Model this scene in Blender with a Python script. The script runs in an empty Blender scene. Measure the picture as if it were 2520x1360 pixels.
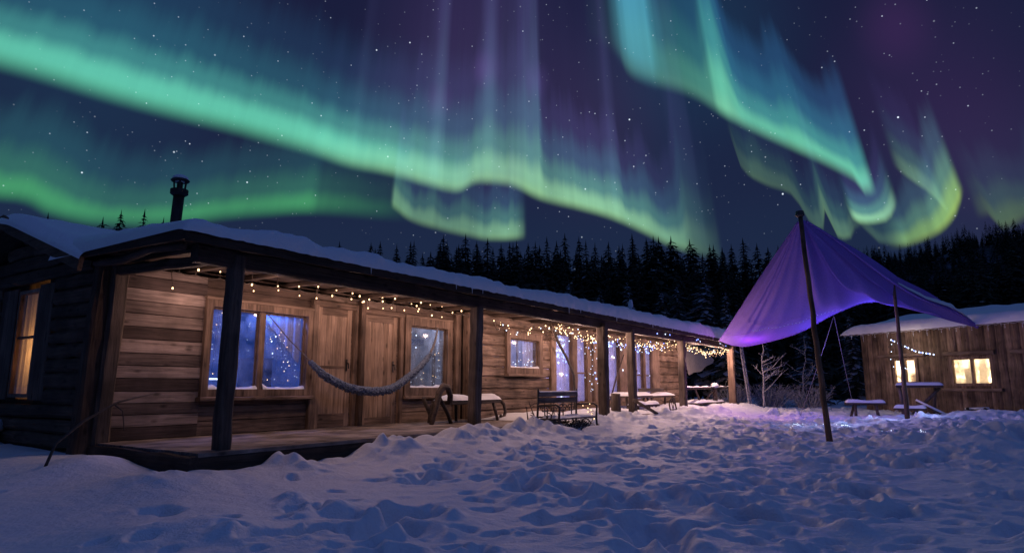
import bpy, math, random
import numpy as np
from mathutils import Vector, Matrix
from mathutils import noise as MN
R = math.radians
S = bpy.context.scene
COL = S.collection
random.seed(7)

# ------------------------------------------------------------------ camera
cam_d = bpy.data.cameras.new("camera"); cam = bpy.data.objects.new("camera", cam_d); COL.objects.link(cam)
cam.location = (0, 0, 1.0); cam.rotation_euler = (R(90 + 9.61), 0, 0)
cam_d.sensor_width = 36; cam_d.lens = 36 * 1600 / 2520; cam_d.clip_end = 5000; cam_d.clip_start = .05
S.camera = cam
S.view_settings.view_transform = 'Standard'; S.view_settings.look = 'None'
S.view_settings.exposure = 0; S.view_settings.gamma = 1
S.render.engine = 'CYCLES'
cy = S.cycles
cy.use_denoising = True; cy.max_bounces = 6; cy.diffuse_bounces = 3; cy.glossy_bounces = 2
cy.transmission_bounces = 4; cy.transparent_max_bounces = 10
cy.sample_clamp_indirect = 1.5; cy.caustics_reflective = False; cy.caustics_refractive = False
cy.use_light_tree = True

# ------------------------------------------------------------------ night sky with aurora (world)
W = bpy.data.worlds.new("World"); S.world = W; W.use_nodes = True
nt = W.node_tree; nt.nodes.clear()
def N(t, **kw):
    n = nt.nodes.new(t)
    for k, v in kw.items(): setattr(n, k, v)
    return n
def L(a, b): nt.links.new(a, b)
def setin(sock, v):
    if hasattr(v, 'is_linked') or hasattr(v, 'links'): L(v, sock)
    else: sock.default_value = v
def M(op, a, b=0.0, c=0.0, clamp=False):
    n = N('ShaderNodeMath', operation=op); n.use_clamp = clamp
    setin(n.inputs[0], a); setin(n.inputs[1], b); setin(n.inputs[2], c)
    return n.outputs[0]
def VM(op, a, b=(0, 0, 0)):
    n = N('ShaderNodeVectorMath', operation=op); setin(n.inputs[0], a); setin(n.inputs[1], b)
    return n.outputs[0]
def VS(a, s):
    n = N('ShaderNodeVectorMath', operation='SCALE'); setin(n.inputs[0], a); setin(n.inputs['Scale'], s)
    return n.outputs[0]
def smooth(v, a, b):
    n = N('ShaderNodeMapRange', interpolation_type='SMOOTHSTEP')
    setin(n.inputs[0], v); setin(n.inputs[1], a); setin(n.inputs[2], b); n.inputs[3].default_value = 0; n.inputs[4].default_value = 1
    return n.outputs[0]
def fcurve(v, pts, lo, hi):
    """piecewise curve of v in degrees (-62..62) with values lo..hi"""
    n = N('ShaderNodeFloatCurve'); c = n.mapping.curves[0]
    pts = sorted(pts)
    P_ = [((a + 62) / 124, (b - lo) / (hi - lo)) for a, b in pts]
    while len(c.points) < len(P_): c.points.new(.5, .5)
    for q, (x, y) in zip(c.points, P_):
        q.location = (min(1, max(0, x)), min(1, max(0, y))); q.handle_type = 'VECTOR' if len(pts) > 30 else 'AUTO_CLAMPED'
    n.mapping.extend = 'HORIZONTAL'; n.mapping.update()
    setin(n.inputs['Value'], M('MULTIPLY_ADD', v, 1 / 124, .5))
    return M('MULTIPLY_ADD', n.outputs[0], hi - lo, lo)
geo = N('ShaderNodeNewGeometry'); D = VM('NORMALIZE', VS(geo.outputs['Incoming'], -1.0))
sp = N('ShaderNodeSeparateXYZ'); L(D, sp.inputs[0])
rot = N('ShaderNodeVectorRotate', rotation_type='X_AXIS'); L(D, rot.inputs['Vector']); rot.inputs['Angle'].default_value = R(17)
sr = N('ShaderNodeSeparateXYZ'); L(rot.outputs[0], sr.inputs[0])
AZ = M('MULTIPLY', M('ARCTAN2', sr.outputs[0], sr.outputs[1]), 180 / math.pi)        # round the magnetic zenith
EL = M('MULTIPLY', M('ARCSINE', sr.outputs[2]), 180 / math.pi)
Z = sp.outputs[2]
def noise1(w, scale, detail=2.0):
    n = N('ShaderNodeTexNoise', noise_dimensions='1D'); setin(n.inputs['W'], w); n.inputs['Scale'].default_value = scale
    n.inputs['Detail'].default_value = detail
    return n.outputs[0]
def ramp(v, stops):
    n = N('ShaderNodeValToRGB'); r = n.color_ramp; r.interpolation = 'EASE'
    while len(r.elements) < len(stops): r.elements.new(.5)
    for e, (p, c) in zip(r.elements, stops): e.position = p; e.color = (*c, 1)
    L(v, n.inputs[0]); return n.outputs[0]
RAMPS = {
 'teal':  [(0, (.12, .57, .30)), (.16, (.105, .52, .34)), (.29, (.038, .21, .18)), (.44, (.010, .065, .085)), (.68, (.003, .018, .035)), (1, (0, 0, 0))],
 'blue':  [(0, (.19, .58, .31)), (.12, (.12, .50, .31)), (.25, (.045, .25, .23)), (.45, (.016, .10, .16)), (.7, (.007, .04, .09)), (1, (0, 0, 0))],
 'green': [(0, (.31, .60, .23)), (.12, (.24, .53, .28)), (.26, (.075, .22, .18)), (.45, (.030, .07, .12)), (.7, (.016, .014, .05)), (1, (0, 0, 0))],
 'ray':   [(0, (.03, .08, .07)), (.10, (.04, .085, .11)), (.3, (.042, .045, .12)), (.6, (.034, .017, .075)), (1, (0, 0, 0))],
 'cyan':  [(0, (.05, .24, .30)), (.12, (.07, .34, .46)), (.4, (.06, .27, .44)), (.75, (.03, .13, .25)), (1, (0, 0, 0))],
 'low':   [(0, (.08, .52, .12)), (.15, (.075, .45, .13)), (.32, (.035, .19, .10)), (.6, (.012, .07, .07)), (1, (0, 0, 0))],
 'lime':  [(0, (.40, .62, .07)), (.15, (.27, .52, .13)), (.35, (.10, .26, .16)), (.6, (.03, .08, .10)), (1, (0, 0, 0))],
}
# every curtain: ramp, [azimuth, elevation of its lower edge], [azimuth, height], [azimuth, brightness], softness of the lower edge, ray strength
BANDS = [
 ('teal', [(-50.96, 32.73), (-46.26, 33.76), (-43.61, 34.16), (-39.21, 34.57), (-32.70, 35.10), (-27.31, 35.36), (-21.07, 35.24), (-17.36, 34.79), (-12.79, 34.60), (-8.95, 34.04), (-5.96, 33.66), (-3.44, 34.53), (-0.43, 34.37), (2.97, 33.10), (7.13, 32.05)], [(-50.96, 2.74), (-46.26, 2.95), (-37.66, 3.18), (-27.31, 3.08), (-19.44, 2.95), (-11.09, 3.08), (-2.58, 3.13)], [(-50.96, 0.90), (-46.26, 0.95), (-34.41, 1.00), (-23.46, 1.00), (-15.30, 0.72), (-8.95, 0.38), (-2.58, 0.12), (1.71, 0.00), (5.89, 0.00)], 1.73, 0.10),   # left
 ('green', [(-27.31, 35.36), (-21.07, 35.24), (-17.36, 34.79), (-12.79, 34.60), (-8.95, 34.04), (-5.96, 33.66), (-3.44, 34.53), (-0.43, 34.37), (2.97, 33.10), (7.13, 32.05), (9.95, 31.15), (13.02, 29.65), (15.57, 28.14), (17.71, 27.18), (20.15, 26.22)], [(-27.31, 2.47), (-15.30, 2.69), (-8.95, 3.10), (-3.65, 3.30), (-2.58, 3.65), (-1.51, 3.48), (2.13, 3.67), (2.76, 3.85), (3.14, 2.81), (5.89, 2.63), (7.53, 2.45), (10.53, 2.61), (11.11, 2.78), (11.34, 2.26), (17.00, 2.56), (17.36, 4.08), (19.29, 4.04)], [(-27.31, 0.00), (-23.46, 0.05), (-19.44, 0.22), (-13.21, 0.50), (-6.82, 0.68), (-0.43, 0.72), (2.76, 0.85), (3.14, 0.78), (7.94, 1.00), (11.88, 0.85), (15.57, 0.62), (16.83, 0.50), (17.78, 0.22), (19.12, 0.12), (20.51, 0.00)], 0.98, 0.25),   # mid
 ('ray', [(-23.37, 34.90), (-17.36, 34.79), (-12.79, 34.60), (-8.95, 34.04), (-5.96, 33.66), (-3.44, 34.53), (-0.43, 34.37), (2.97, 33.10), (7.13, 32.05), (9.95, 31.15), (13.02, 29.65), (17.35, 27.30), (20.15, 26.22)], [(-23.37, 9.28), (-11.09, 12.48), (3.14, 14.11), (5.89, 8.94), (17.35, 8.77)], [(-17.77, 0.00), (-16.87, 0.12), (-15.72, 0.05), (-10.24, 0.12), (-8.95, 0.35), (-7.93, 0.60), (-7.50, 0.12), (-4.08, 0.12), (-3.27, 0.62), (-2.37, 0.72), (-1.51, 0.20), (0.43, 0.30), (2.64, 0.65), (3.01, 0.55), (3.22, 0.08), (6.72, 0.10), (9.95, 0.12), (10.88, 0.50), (11.34, 0.08), (16.65, 0.08), (17.35, 0.20), (19.46, 0.00)], 2.10, 0.30),   # rays
 ('green', [(-13.34, 32.32), (-12.27, 31.90), (-10.33, 30.91), (-7.42, 30.33), (-4.53, 29.89), (-2.06, 29.60), (0.62, 29.69), (1.65, 29.82)], [(-12.48, 2.76), (-11.41, 2.08), (-7.42, 1.94), (-2.47, 2.14), (1.24, 2.14)], [(-12.70, 0.00), (-12.22, 0.35), (-11.97, 0.50), (-10.76, 0.45), (-6.60, 0.42), (-2.47, 0.60), (0.08, 0.70), (0.70, 0.42), (1.65, 0.00)], 0.78, 0.35),   # loop
 ('blue', [(9.22, 46.16), (12.52, 44.25), (13.24, 42.87), (15.97, 41.66), (19.61, 40.16), (22.82, 37.76), (25.20, 36.08), (28.08, 34.04), (31.01, 31.76), (32.59, 30.18), (33.17, 29.04), (33.72, 29.05)], [(9.22, 6.01), (12.70, 6.71), (16.22, 6.78), (16.64, 5.29), (21.43, 4.37), (22.20, 6.76), (23.17, 6.76), (24.06, 2.97), (26.51, 2.33), (29.14, 2.91), (31.01, 2.13), (32.80, 2.55), (33.50, 2.83)], [(8.74, 0.00), (11.44, 0.03), (12.70, 0.08), (13.88, 0.18), (15.56, 0.20), (16.55, 0.28), (19.61, 0.36), (21.99, 0.48), (22.69, 1.00), (23.59, 0.90), (26.51, 0.95), (29.58, 1.00), (32.33, 1.05), (33.17, 1.10), (33.46, 0.80), (33.69, 0.00), (37.80, 0.00)], 1.32, 0.14),   # right
 ('cyan', [(11.03, 45.37), (12.68, 43.74), (13.89, 42.63), (15.95, 41.53), (17.21, 41.18)], [(11.03, 10.22), (13.89, 13.95), (17.21, 12.40)], [(11.45, 0.00), (12.48, 0.20), (13.41, 0.62), (14.52, 0.72), (15.55, 0.66), (16.21, 0.50), (16.88, 0.15), (18.06, 0.00)], 2.53, 0.30),   # blueray
 ('green', [(31.21, 29.41), (31.31, 28.23), (31.63, 27.36), (32.63, 26.91), (33.85, 26.78), (34.60, 27.25), (35.28, 28.28)], [(31.21, 1.38), (32.63, 1.09), (35.17, 2.05)], [(31.23, 0.00), (31.39, 0.80), (32.63, 1.05), (34.04, 0.85), (34.77, 0.50), (35.31, 0.00)], 0.67, 0.15),   # hook
 ('green', [(22.78, 36.70), (23.41, 33.37), (24.98, 31.93), (27.20, 30.57), (29.22, 29.17), (29.14, 27.27), (30.24, 26.15), (31.16, 26.20), (31.75, 26.97), (32.83, 25.40), (35.01, 24.52)], [(22.78, 1.91), (24.05, 2.89), (25.62, 2.23), (28.69, 1.88), (29.14, 2.50), (31.16, 1.84), (35.01, 1.32)], [(22.59, 0.00), (22.97, 0.07), (23.98, 0.13), (24.24, 0.20), (25.62, 0.15), (28.40, 0.15), (29.19, 0.18), (29.24, 0.24), (30.34, 0.32), (31.03, 0.27), (31.75, 0.10), (32.83, 0.14), (34.88, 0.16), (35.28, 0.00)], 0.56, 0.45),   # veil
 ('lime', [(32.36, 24.81), (34.58, 24.57), (35.62, 24.61), (37.15, 24.87), (38.35, 25.52), (39.31, 26.64), (39.91, 27.59)], [(33.85, 1.19), (36.85, 1.44), (38.35, 1.84), (39.67, 2.22)], [(33.26, 0.00), (34.29, 0.14), (34.67, 0.50), (36.85, 0.62), (38.35, 0.80), (39.22, 0.75), (39.91, 0.00)], 0.75, 0.30),   # arc
 ('green', [(35.38, 30.82), (35.72, 30.39), (36.46, 29.29), (37.51, 27.85), (38.18, 26.32), (38.46, 25.42)], [(35.61, 2.17), (36.89, 2.29), (38.32, 2.26)], [(35.49, 0.00), (35.83, 0.12), (36.46, 0.26), (36.99, 0.36), (37.68, 0.32), (38.29, 0.24), (38.51, 0.00)], 0.69, 0.40),   # arcin
 ('low', [(-47.43, 24.31), (-43.05, 25.47), (-41.58, 25.75), (-39.85, 25.42), (-37.63, 25.48), (-34.85, 26.03), (-30.78, 27.21), (-27.39, 28.45), (-24.05, 29.41), (-19.94, 30.33), (-10.74, 30.88)], [(-47.43, 1.97), (-43.05, 2.11), (-34.85, 1.77), (-25.74, 1.93), (-20.13, 2.00), (-10.74, 1.74)], [(-47.43, 0.50), (-43.05, 0.62), (-40.43, 0.62), (-34.85, 0.50), (-30.78, 0.55), (-25.74, 0.50), (-20.49, 0.60), (-19.57, 0.36), (-12.75, 0.12), (-9.93, 0.00)], 1.24, 0.12),   # low
 ('lime', [(39.13, 24.90), (40.59, 25.20), (41.32, 23.84), (42.83, 24.14)], [(39.13, 1.68), (42.83, 1.59)], [(39.72, 0.00), (40.92, 0.14), (41.32, 0.20), (42.83, 0.16)], 0.81, 0.30),   # faint
]
total = None
for bi, (rn, ed, hh, it, soft, ray) in enumerate(BANDS):
    e = fcurve(AZ, ed, 0, 62); h = fcurve(AZ, hh, 0, 30); i = fcurve(AZ, it, 0, 1.5)
    n1 = noise1(M('ADD', AZ, 11.0 * bi), .55, 4.0)
    n2 = noise1(M('ADD', AZ, 37.0 + 7 * bi), .9, 2.5)
    h = M('MULTIPLY', h, M('MULTIPLY_ADD', M('SUBTRACT', n1, .5), 2.2 * ray, 1.0))
    i = M('MULTIPLY', i, M('MULTIPLY_ADD', M('SUBTRACT', n2, .5), 1.3 * ray, 1.0))
    its = sorted(it)
    if its[0][1] == 0: i = M('MULTIPLY', i, smooth(AZ, its[0][0], its[0][0] + .6))
    if its[-1][1] == 0: i = M('MULTIPLY', i, smooth(AZ, its[-1][0], its[-1][0] - .6))
    d = M('SUBTRACT', EL, e)
    t = M('MULTIPLY', M('DIVIDE', M('MAXIMUM', d, 0.0), M('MAXIMUM', h, .05)), .25)
    col = VS(ramp(t, RAMPS[rn]), M('MULTIPLY', i, smooth(d, -0.15 * soft, soft)))
    front = smooth(sr.outputs[1], .0, .2)
    col = VS(col, front)
    total = col if total is None else VM('ADD', total, col)
# base night gradient
base = ramp(M('MAXIMUM', Z, 0.0), [(0, (.016, .040, .095)), (.2, (.012, .022, .060)), (.38, (.011, .014, .047)), (.62, (.010, .012, .043)), (.8, (.026, .055, .19)), (1, (.034, .07, .235))])
total = VM('ADD', total, base)
# soft violet patches
def patch(az, el, r, c):
    dz = M('SUBTRACT', AZ, az); de = M('SUBTRACT', EL, el)
    q = M('SQRT', M('ADD', M('MULTIPLY', dz, dz), M('MULTIPLY', de, de)))
    return VS(VM('ADD', c, (0, 0, 0)), smooth(q, r, 0.0))
for pz in [
 (-5.3, 44.8, 15.4, (0.017, 0.005, 0.022)),
 (-8.3, 41.4, 2.1, (0.02, 0.004, 0.03)),
 (-3.1, 44.2, 2.1, (0.03, 0.012, 0.055)),
 (39.5, 34.5, 11.8, (0.013, 0.003, 0.017)),
 (42.6, 28.0, 9.3, (0.01, 0.002, 0.01)),
 (8.6, 39.7, 10.7, (0.012, 0.004, 0.012)),
 (2.8, 43.3, 2.1, (0.02, 0.012, 0.05)),
 (39.2, 40.5, 4.3, (0.016, 0.003, 0.02)),
 (-41.2, 39.7, 17.9, (0.001, 0.018, 0.028)),
 (20.9, 45.8, 15.0, (0.0, 0.018, 0.03)),
]:
    total = VM('ADD', total, patch(*pz))
# stars
def stars(scale, rad, gate, bright, tint):
    v = N('ShaderNodeTexVoronoi', voronoi_dimensions='3D', feature='F1'); L(D, v.inputs['Vector']); v.inputs['Scale'].default_value = scale
    cs = N('ShaderNodeSeparateColor'); L(v.outputs['Color'], cs.inputs[0])
    g = M('GREATER_THAN', cs.outputs[0], gate)
    k = smooth(v.outputs['Distance'], rad, rad * .35)
    b = M('MULTIPLY', M('MULTIPLY', M('MULTIPLY', k, g), M('MULTIPLY_ADD', M('POWER', cs.outputs[1], 3.0), 1.0, .12)), bright)
    return VS(VM('ADD', tint, (0, 0, 0)), M('MULTIPLY', b, smooth(Z, .05, .3)))
total = VM('ADD', total, stars(110, .13, .25, .5, (.75, .85, 1)))
total = VM('ADD', total, stars(44, .07, .5, 1.35, (.8, .9, 1)))
bg = N('ShaderNodeBackground'); L(total, bg.inputs['Color']); bg.inputs['Strength'].default_value = 1.0
# a trace of the physical sky after nightfall
sky = N('ShaderNodeTexSky', sky_type='NISHITA'); sky.sun_disc = False; sky.sun_elevation = R(-6); sky.sun_rotation = R(200)
bg2 = N('ShaderNodeBackground'); L(sky.outputs[0], bg2.inputs['Color']); bg2.inputs['Strength'].default_value = .05
ad = N('ShaderNodeAddShader'); L(bg.outputs[0], ad.inputs[0]); L(bg2.outputs[0], ad.inputs[1])
wo = N('ShaderNodeOutputWorld'); L(ad.outputs[0], wo.inputs[0])
W.cycles.sampling_method = 'MANUAL'; W.cycles.sample_map_resolution = 1024

sun_d = bpy.data.lights.new('cool_fill_sun', 'SUN'); sun_d.energy = .115; sun_d.angle = R(14); sun_d.color = (.24, .42, 1.0)  # unseen cool fill added to brighten the roof lip and model snow relief
sun = bpy.data.objects.new('cool_fill_sun', sun_d); COL.objects.link(sun)
sun.rotation_euler = Vector((-.80, .45, -.42)).to_track_quat('-Z', 'Y').to_euler()

def lamp(name, loc, power, color, radius=.05, parent=None):
    d = bpy.data.lights.new(name, 'POINT'); d.energy = power; d.color = color; d.shadow_soft_size = radius
    o = bpy.data.objects.new(name, d); COL.objects.link(o); o.location = loc
    if parent: o.parent = parent
    return o

# ------------------------------------------------------------------ helpers
class MB:
    """collects shapes and links them as ONE mesh object"""
    def __init__(s): s.v = []; s.f = []; s.m = []; s.t = []
    def add(s, vs, fs, mat=0, tone=None):
        b = len(s.v); s.v.extend([tuple(v) for v in vs])
        tone = random.random() if tone is None else tone
        for f in fs: s.f.append([b + k for k in f]); s.m.append(mat); s.t.append(tone)
    def box(s, x0, x1, y0, y1, z0, z1, mat=0, tone=None, j=0.0, mx=None):
        vs = [Vector((x, y, z)) for x in (x0, x1) for y in (y0, y1) for z in (z0, z1)]
        if j: vs = [v + Vector((random.uniform(-j, j), random.uniform(-j, j), random.uniform(-j, j))) for v in vs]
        if mx is not None: vs = [mx @ v for v in vs]
        s.add(vs, [(0, 1, 3, 2), (4, 6, 7, 5), (0, 4, 5, 1), (2, 3, 7, 6), (0, 2, 6, 4), (1, 5, 7, 3)], mat, tone)
    def tube(s, path, rad, n=8, mat=0, tone=None, cap=True, jit=0.0, flat=1.0):
        path = [Vector(p) for p in path]
        if not hasattr(rad, '__len__'): rad = [rad] * len(path)
        vs = []; up = None
        for i, p in enumerate(path):
            t = (path[min(i + 1, len(path) - 1)] - path[max(i - 1, 0)]).normalized()
            if up is None: up = Vector((0, 0, 1)) if abs(t.z) < .9 else Vector((1, 0, 0))
            a = (up - t * up.dot(t)).normalized(); b = t.cross(a); up = a
            for k in range(n):
                an = 2 * math.pi * k / n; r = rad[i] * (1 + random.uniform(-jit, jit))
                vs.append(p + a * math.cos(an) * r * flat + b * math.sin(an) * r)
        fs = []
        for i in range(len(path) - 1):
            for k in range(n):
                k2 = (k + 1) % n; fs.append((i * n + k, i * n + k2, (i + 1) * n + k2, (i + 1) * n + k))
        if cap: fs += [tuple(range(n - 1, -1, -1)), tuple((len(path) - 1) * n + k for k in range(n))]
        s.add(vs, fs, mat, tone)
    def beam(s, p0, p1, w, h, n=6, j=.004, ch=.18, mat=0, tone=None, up=(0, 0, 1)):
        """hewn timber: chamfered section swept from p0 to p1 with slight wobble"""
        p0 = Vector(p0); p1 = Vector(p1); t = (p1 - p0).normalized(); up = Vector(up)
        if abs(t.dot(up)) > .95: up = Vector((0, 1, 0))
        a = (up - t * up.dot(t)).normalized(); b = t.cross(a)
        c = ch * min(w, h)
        sec = [(-w / 2 + c, -h / 2), (w / 2 - c, -h / 2), (w / 2, -h / 2 + c), (w / 2, h / 2 - c), (w / 2 - c, h / 2), (-w / 2 + c, h / 2), (-w / 2, h / 2 - c), (-w / 2, -h / 2 + c)]
        vs = []
        for i in range(n + 1):
            p = p0.lerp(p1, i / n); o = (random.uniform(-j, j), random.uniform(-j, j))
            for (u, v) in sec: vs.append(p + b * (u + o[0] + random.uniform(-j, j)) + a * (v + o[1] + random.uniform(-j, j)))
        fs = []
        for i in range(n):
            for k in range(8):
                k2 = (k + 1) % 8; fs.append((i * 8 + k, i * 8 + k2, (i + 1) * 8 + k2, (i + 1) * 8 + k))
        fs += [tuple(range(7, -1, -1)), tuple(n * 8 + k for k in range(8))]
        s.add(vs, fs, mat, tone)
    def grid(s, fn, nu, nv, mat=0, tone=.5):
        vs = [fn(i / nu, k / nv) for i in range(nu + 1) for k in range(nv + 1)]
        fs = [(i * (nv + 1) + k, (i + 1) * (nv + 1) + k, (i + 1) * (nv + 1) + k + 1, i * (nv + 1) + k + 1) for i in range(nu) for k in range(nv)]
        s.add(vs, fs, mat, tone)
    def ball(s, c, r, mat=0, tone=None, sq=(1, 1, 1), n=8, m=5, jit=0.0):
        c = Vector(c); vs = [c + Vector((0, 0, r * sq[2]))]
        for i in range(1, m):
            for k in range(n):
                a = math.pi * i / m; b = 2 * math.pi * k / n; q = r * (1 + random.uniform(-jit, jit))
                vs.append(c + Vector((q * sq[0] * math.sin(a) * math.cos(b), q * sq[1] * math.sin(a) * math.sin(b), q * sq[2] * math.cos(a))))
        vs.append(c - Vector((0, 0, r * sq[2]))); fs = []
        for k in range(n):
            k2 = (k + 1) % n; fs.append((0, 1 + k, 1 + k2)); e = 1 + (m - 2) * n
            fs.append((len(vs) - 1, e + k2, e + k))
            for i in range(m - 2): fs.append((1 + i * n + k, 1 + (i + 1) * n + k, 1 + (i + 1) * n + k2, 1 + i * n + k2))
        s.add(vs, fs, mat, tone)
    def ring(s, x0, x1, z0, z1, fw, y0, y1, tone=.5):
        '''one continuous rectangular frame round the opening x0..x1, z0..z1'''
        vs = []
        for y in (y0, y1):
            for e in (0, fw): vs += [(x0 - e, y, z0 - e), (x1 + e, y, z0 - e), (x1 + e, y, z1 + e), (x0 - e, y, z1 + e)]
        fs = []
        for k in range(4):
            k2 = (k + 1) % 4
            fs += [(k, k2, 4 + k2, 4 + k), (8 + k, 12 + k, 12 + k2, 8 + k2), (k, 8 + k, 8 + k2, k2), (4 + k, 4 + k2, 12 + k2, 12 + k)]
        s.add(vs, fs, 0, tone)
    def mesh(s, name, mats, smooth=False):
        me = bpy.data.meshes.new(name); me.from_pydata(s.v, [], s.f)
        for m in (mats if isinstance(mats, (list, tuple)) else [mats]): me.materials.append(m)
        me.polygons.foreach_set('material_index', s.m)
        a = me.attributes.new('tone', 'FLOAT', 'FACE'); a.data.foreach_set('value', s.t)
        if smooth: me.polygons.foreach_set('use_smooth', [True] * len(s.f))
        me.update(); return me
    def build(s, name, mats, parent=None, smooth=False, loc=None, label=None):
        o = bpy.data.objects.new(name, s.mesh(name, mats, smooth)); COL.objects.link(o)
        if parent: o.parent = parent
        if loc: o.location = loc
        if label: o['label'] = label
        return o
def tag(o, label=None, cat=None, group=None, kind=None):
    for k, v in (('label', label), ('category', cat), ('group', group), ('kind', kind)):
        if v: o[k] = v
    return o
def thing(name, label, cat, loc=(0, 0, 0), rz=0.0, group=None):
    o = bpy.data.objects.new(name, None); o.empty_display_size = .2; COL.objects.link(o)
    o.location = loc; o.rotation_euler = (0, 0, rz)
    return tag(o, label, cat, group)
def dup(root, loc=None, rz=None, sc=None, label=None):
    r = root.copy(); COL.objects.link(r)
    if loc is not None: r.location = loc
    if rz is not None: r.rotation_euler = (0, 0, rz)
    if sc is not None: r.scale = (sc, sc, sc)
    if label: r['label'] = label
    for ch in list(root.children):
        c = ch.copy(); COL.objects.link(c); c.parent = r
        for g in list(ch.children):
            d = g.copy(); COL.objects.link(d); d.parent = c
    return r

# ------------------------------------------------------------------ materials
def newmat(name):
    m = bpy.data.materials.new(name); m.use_nodes = True; n = m.node_tree; n.nodes.clear()
    o = n.nodes.new('ShaderNodeOutputMaterial'); return m, n, o
def wood(name, dark, light, axis='x', rough=.75, scale=1.0, contrast=1.0, mottle=.5):
    m, n, o = newmat(name); nd = n.nodes; lk = n.links.new
    tc = nd.new('ShaderNodeTexCoord'); at = nd.new('ShaderNodeAttribute'); at.attribute_name = 'tone'
    mp = nd.new('ShaderNodeMapping')
    s = {'x': (.9, 16, 16), 'y': (16, .9, 16), 'z': (16, 16, .9)}[axis]
    mp.inputs['Scale'].default_value = [q * scale for q in s]
    vm = nd.new('ShaderNodeVectorMath'); vm.operation = 'SCALE'; lk(at.outputs['Vector'], vm.inputs[0]); vm.inputs['Scale'].default_value = 37
    ad_ = nd.new('ShaderNodeVectorMath'); ad_.operation = 'ADD'; lk(tc.outputs['Object'], mp.inputs[0]); lk(mp.outputs[0], ad_.inputs[0]); lk(vm.outputs[0], ad_.inputs[1])
    g = nd.new('ShaderNodeTexNoise'); lk(ad_.outputs[0], g.inputs['Vector']); g.inputs['Scale'].default_value = 1.6; g.inputs['Detail'].default_value = 7; g.inputs['Roughness'].default_value = .68; g.inputs['Distortion'].default_value = .6
    big = nd.new('ShaderNodeTexNoise'); lk(tc.outputs['Object'], big.inputs['Vector']); big.inputs['Scale'].default_value = 2.2; big.inputs['Detail'].default_value = 4
    # knots: sparse dark eyes
    km = nd.new('ShaderNodeMapping'); km.inputs['Scale'].default_value = [{'x': (3, 7, 7), 'y': (7, 3, 7), 'z': (7, 7, 3)}[axis][k] * scale for k in range(3)]
    lk(tc.outputs['Object'], km.inputs[0])
    vo = nd.new('ShaderNodeTexVoronoi'); lk(km.outputs[0], vo.inputs['Vector']); vo.inputs['Scale'].default_value = 1.0
    kr = nd.new('ShaderNodeMapRange'); lk(vo.outputs['Distance'], kr.inputs[0]); kr.inputs[1].default_value = .06; kr.inputs[2].default_value = .2; kr.inputs[3].default_value = .35; kr.inputs[4].default_value = 1
    mixt = nd.new('ShaderNodeMix'); mixt.data_type = 'RGBA'; lk(at.outputs['Fac'], mixt.inputs[0]); mixt.inputs[6].default_value = (*dark, 1); mixt.inputs[7].default_value = (*light, 1)
    gr = nd.new('ShaderNodeMapRange'); lk(g.outputs[0], gr.inputs[0]); gr.inputs[1].default_value = .3; gr.inputs[2].default_value = .72; gr.inputs[3].default_value = 1 - .62 * contrast; gr.inputs[4].default_value = 1 + .28 * contrast
    br = nd.new('ShaderNodeMapRange'); lk(big.outputs[0], br.inputs[0]); br.inputs[1].default_value = .3; br.inputs[2].default_value = .7; br.inputs[3].default_value = 1 - mottle; br.inputs[4].default_value = 1 + .4 * mottle
    m1 = nd.new('ShaderNodeMath'); m1.operation = 'MULTIPLY'; lk(gr.outputs[0], m1.inputs[0]); lk(kr.outputs[0], m1.inputs[1])
    m2 = nd.new('ShaderNodeMath'); m2.operation = 'MULTIPLY'; lk(m1.outputs[0], m2.inputs[0]); lk(br.outputs[0], m2.inputs[1])
    sc = nd.new('ShaderNodeVectorMath'); sc.operation = 'SCALE'; lk(mixt.outputs[2], sc.inputs[0]); lk(m2.outputs[0], sc.inputs['Scale'])
    bs = nd.new('ShaderNodeBsdfPrincipled'); lk(sc.outputs[0], bs.inputs['Base Color']); bs.inputs['Roughness'].default_value = rough; bs.inputs['Specular IOR Level'].default_value = .25
    bp = nd.new('ShaderNodeBump'); bp.inputs['Strength'].default_value = .55; bp.inputs['Distance'].default_value = .012; lk(m1.outputs[0], bp.inputs['Height']); lk(bp.outputs[0], bs.inputs['Normal'])
    lk(bs.outputs[0], o.inputs[0]); return m
def plain(name, c, rough=.7, metal=0.0, nscale=8.0, var=.35, bump=.0):
    m, n, o = newmat(name); nd = n.nodes; lk = n.links.new
    tc = nd.new('ShaderNodeTexCoord'); g = nd.new('ShaderNodeTexNoise'); lk(tc.outputs['Object'], g.inputs['Vector']); g.inputs['Scale'].default_value = nscale; g.inputs['Detail'].default_value = 5
    r = nd.new('ShaderNodeMapRange'); lk(g.outputs[0], r.inputs[0]); r.inputs[1].default_value = .3; r.inputs[2].default_value = .7; r.inputs[3].default_value = 1 - var; r.inputs[4].default_value = 1 + var
    s = nd.new('ShaderNodeVectorMath'); s.operation = 'SCALE'; s.inputs[0].default_value = c; lk(r.outputs[0], s.inputs['Scale'])
    b = nd.new('ShaderNodeBsdfPrincipled'); lk(s.outputs[0], b.inputs['Base Color']); b.inputs['Roughness'].default_value = rough; b.inputs['Metallic'].default_value = metal
    if bump:
        bp = nd.new('ShaderNodeBump'); bp.inputs['Strength'].default_value = bump; bp.inputs['Distance'].default_value = .01; lk(g.outputs[0], bp.inputs['Height']); lk(bp.outputs[0], b.inputs['Normal'])
    lk(b.outputs[0], o.inputs[0]); return m
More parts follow.
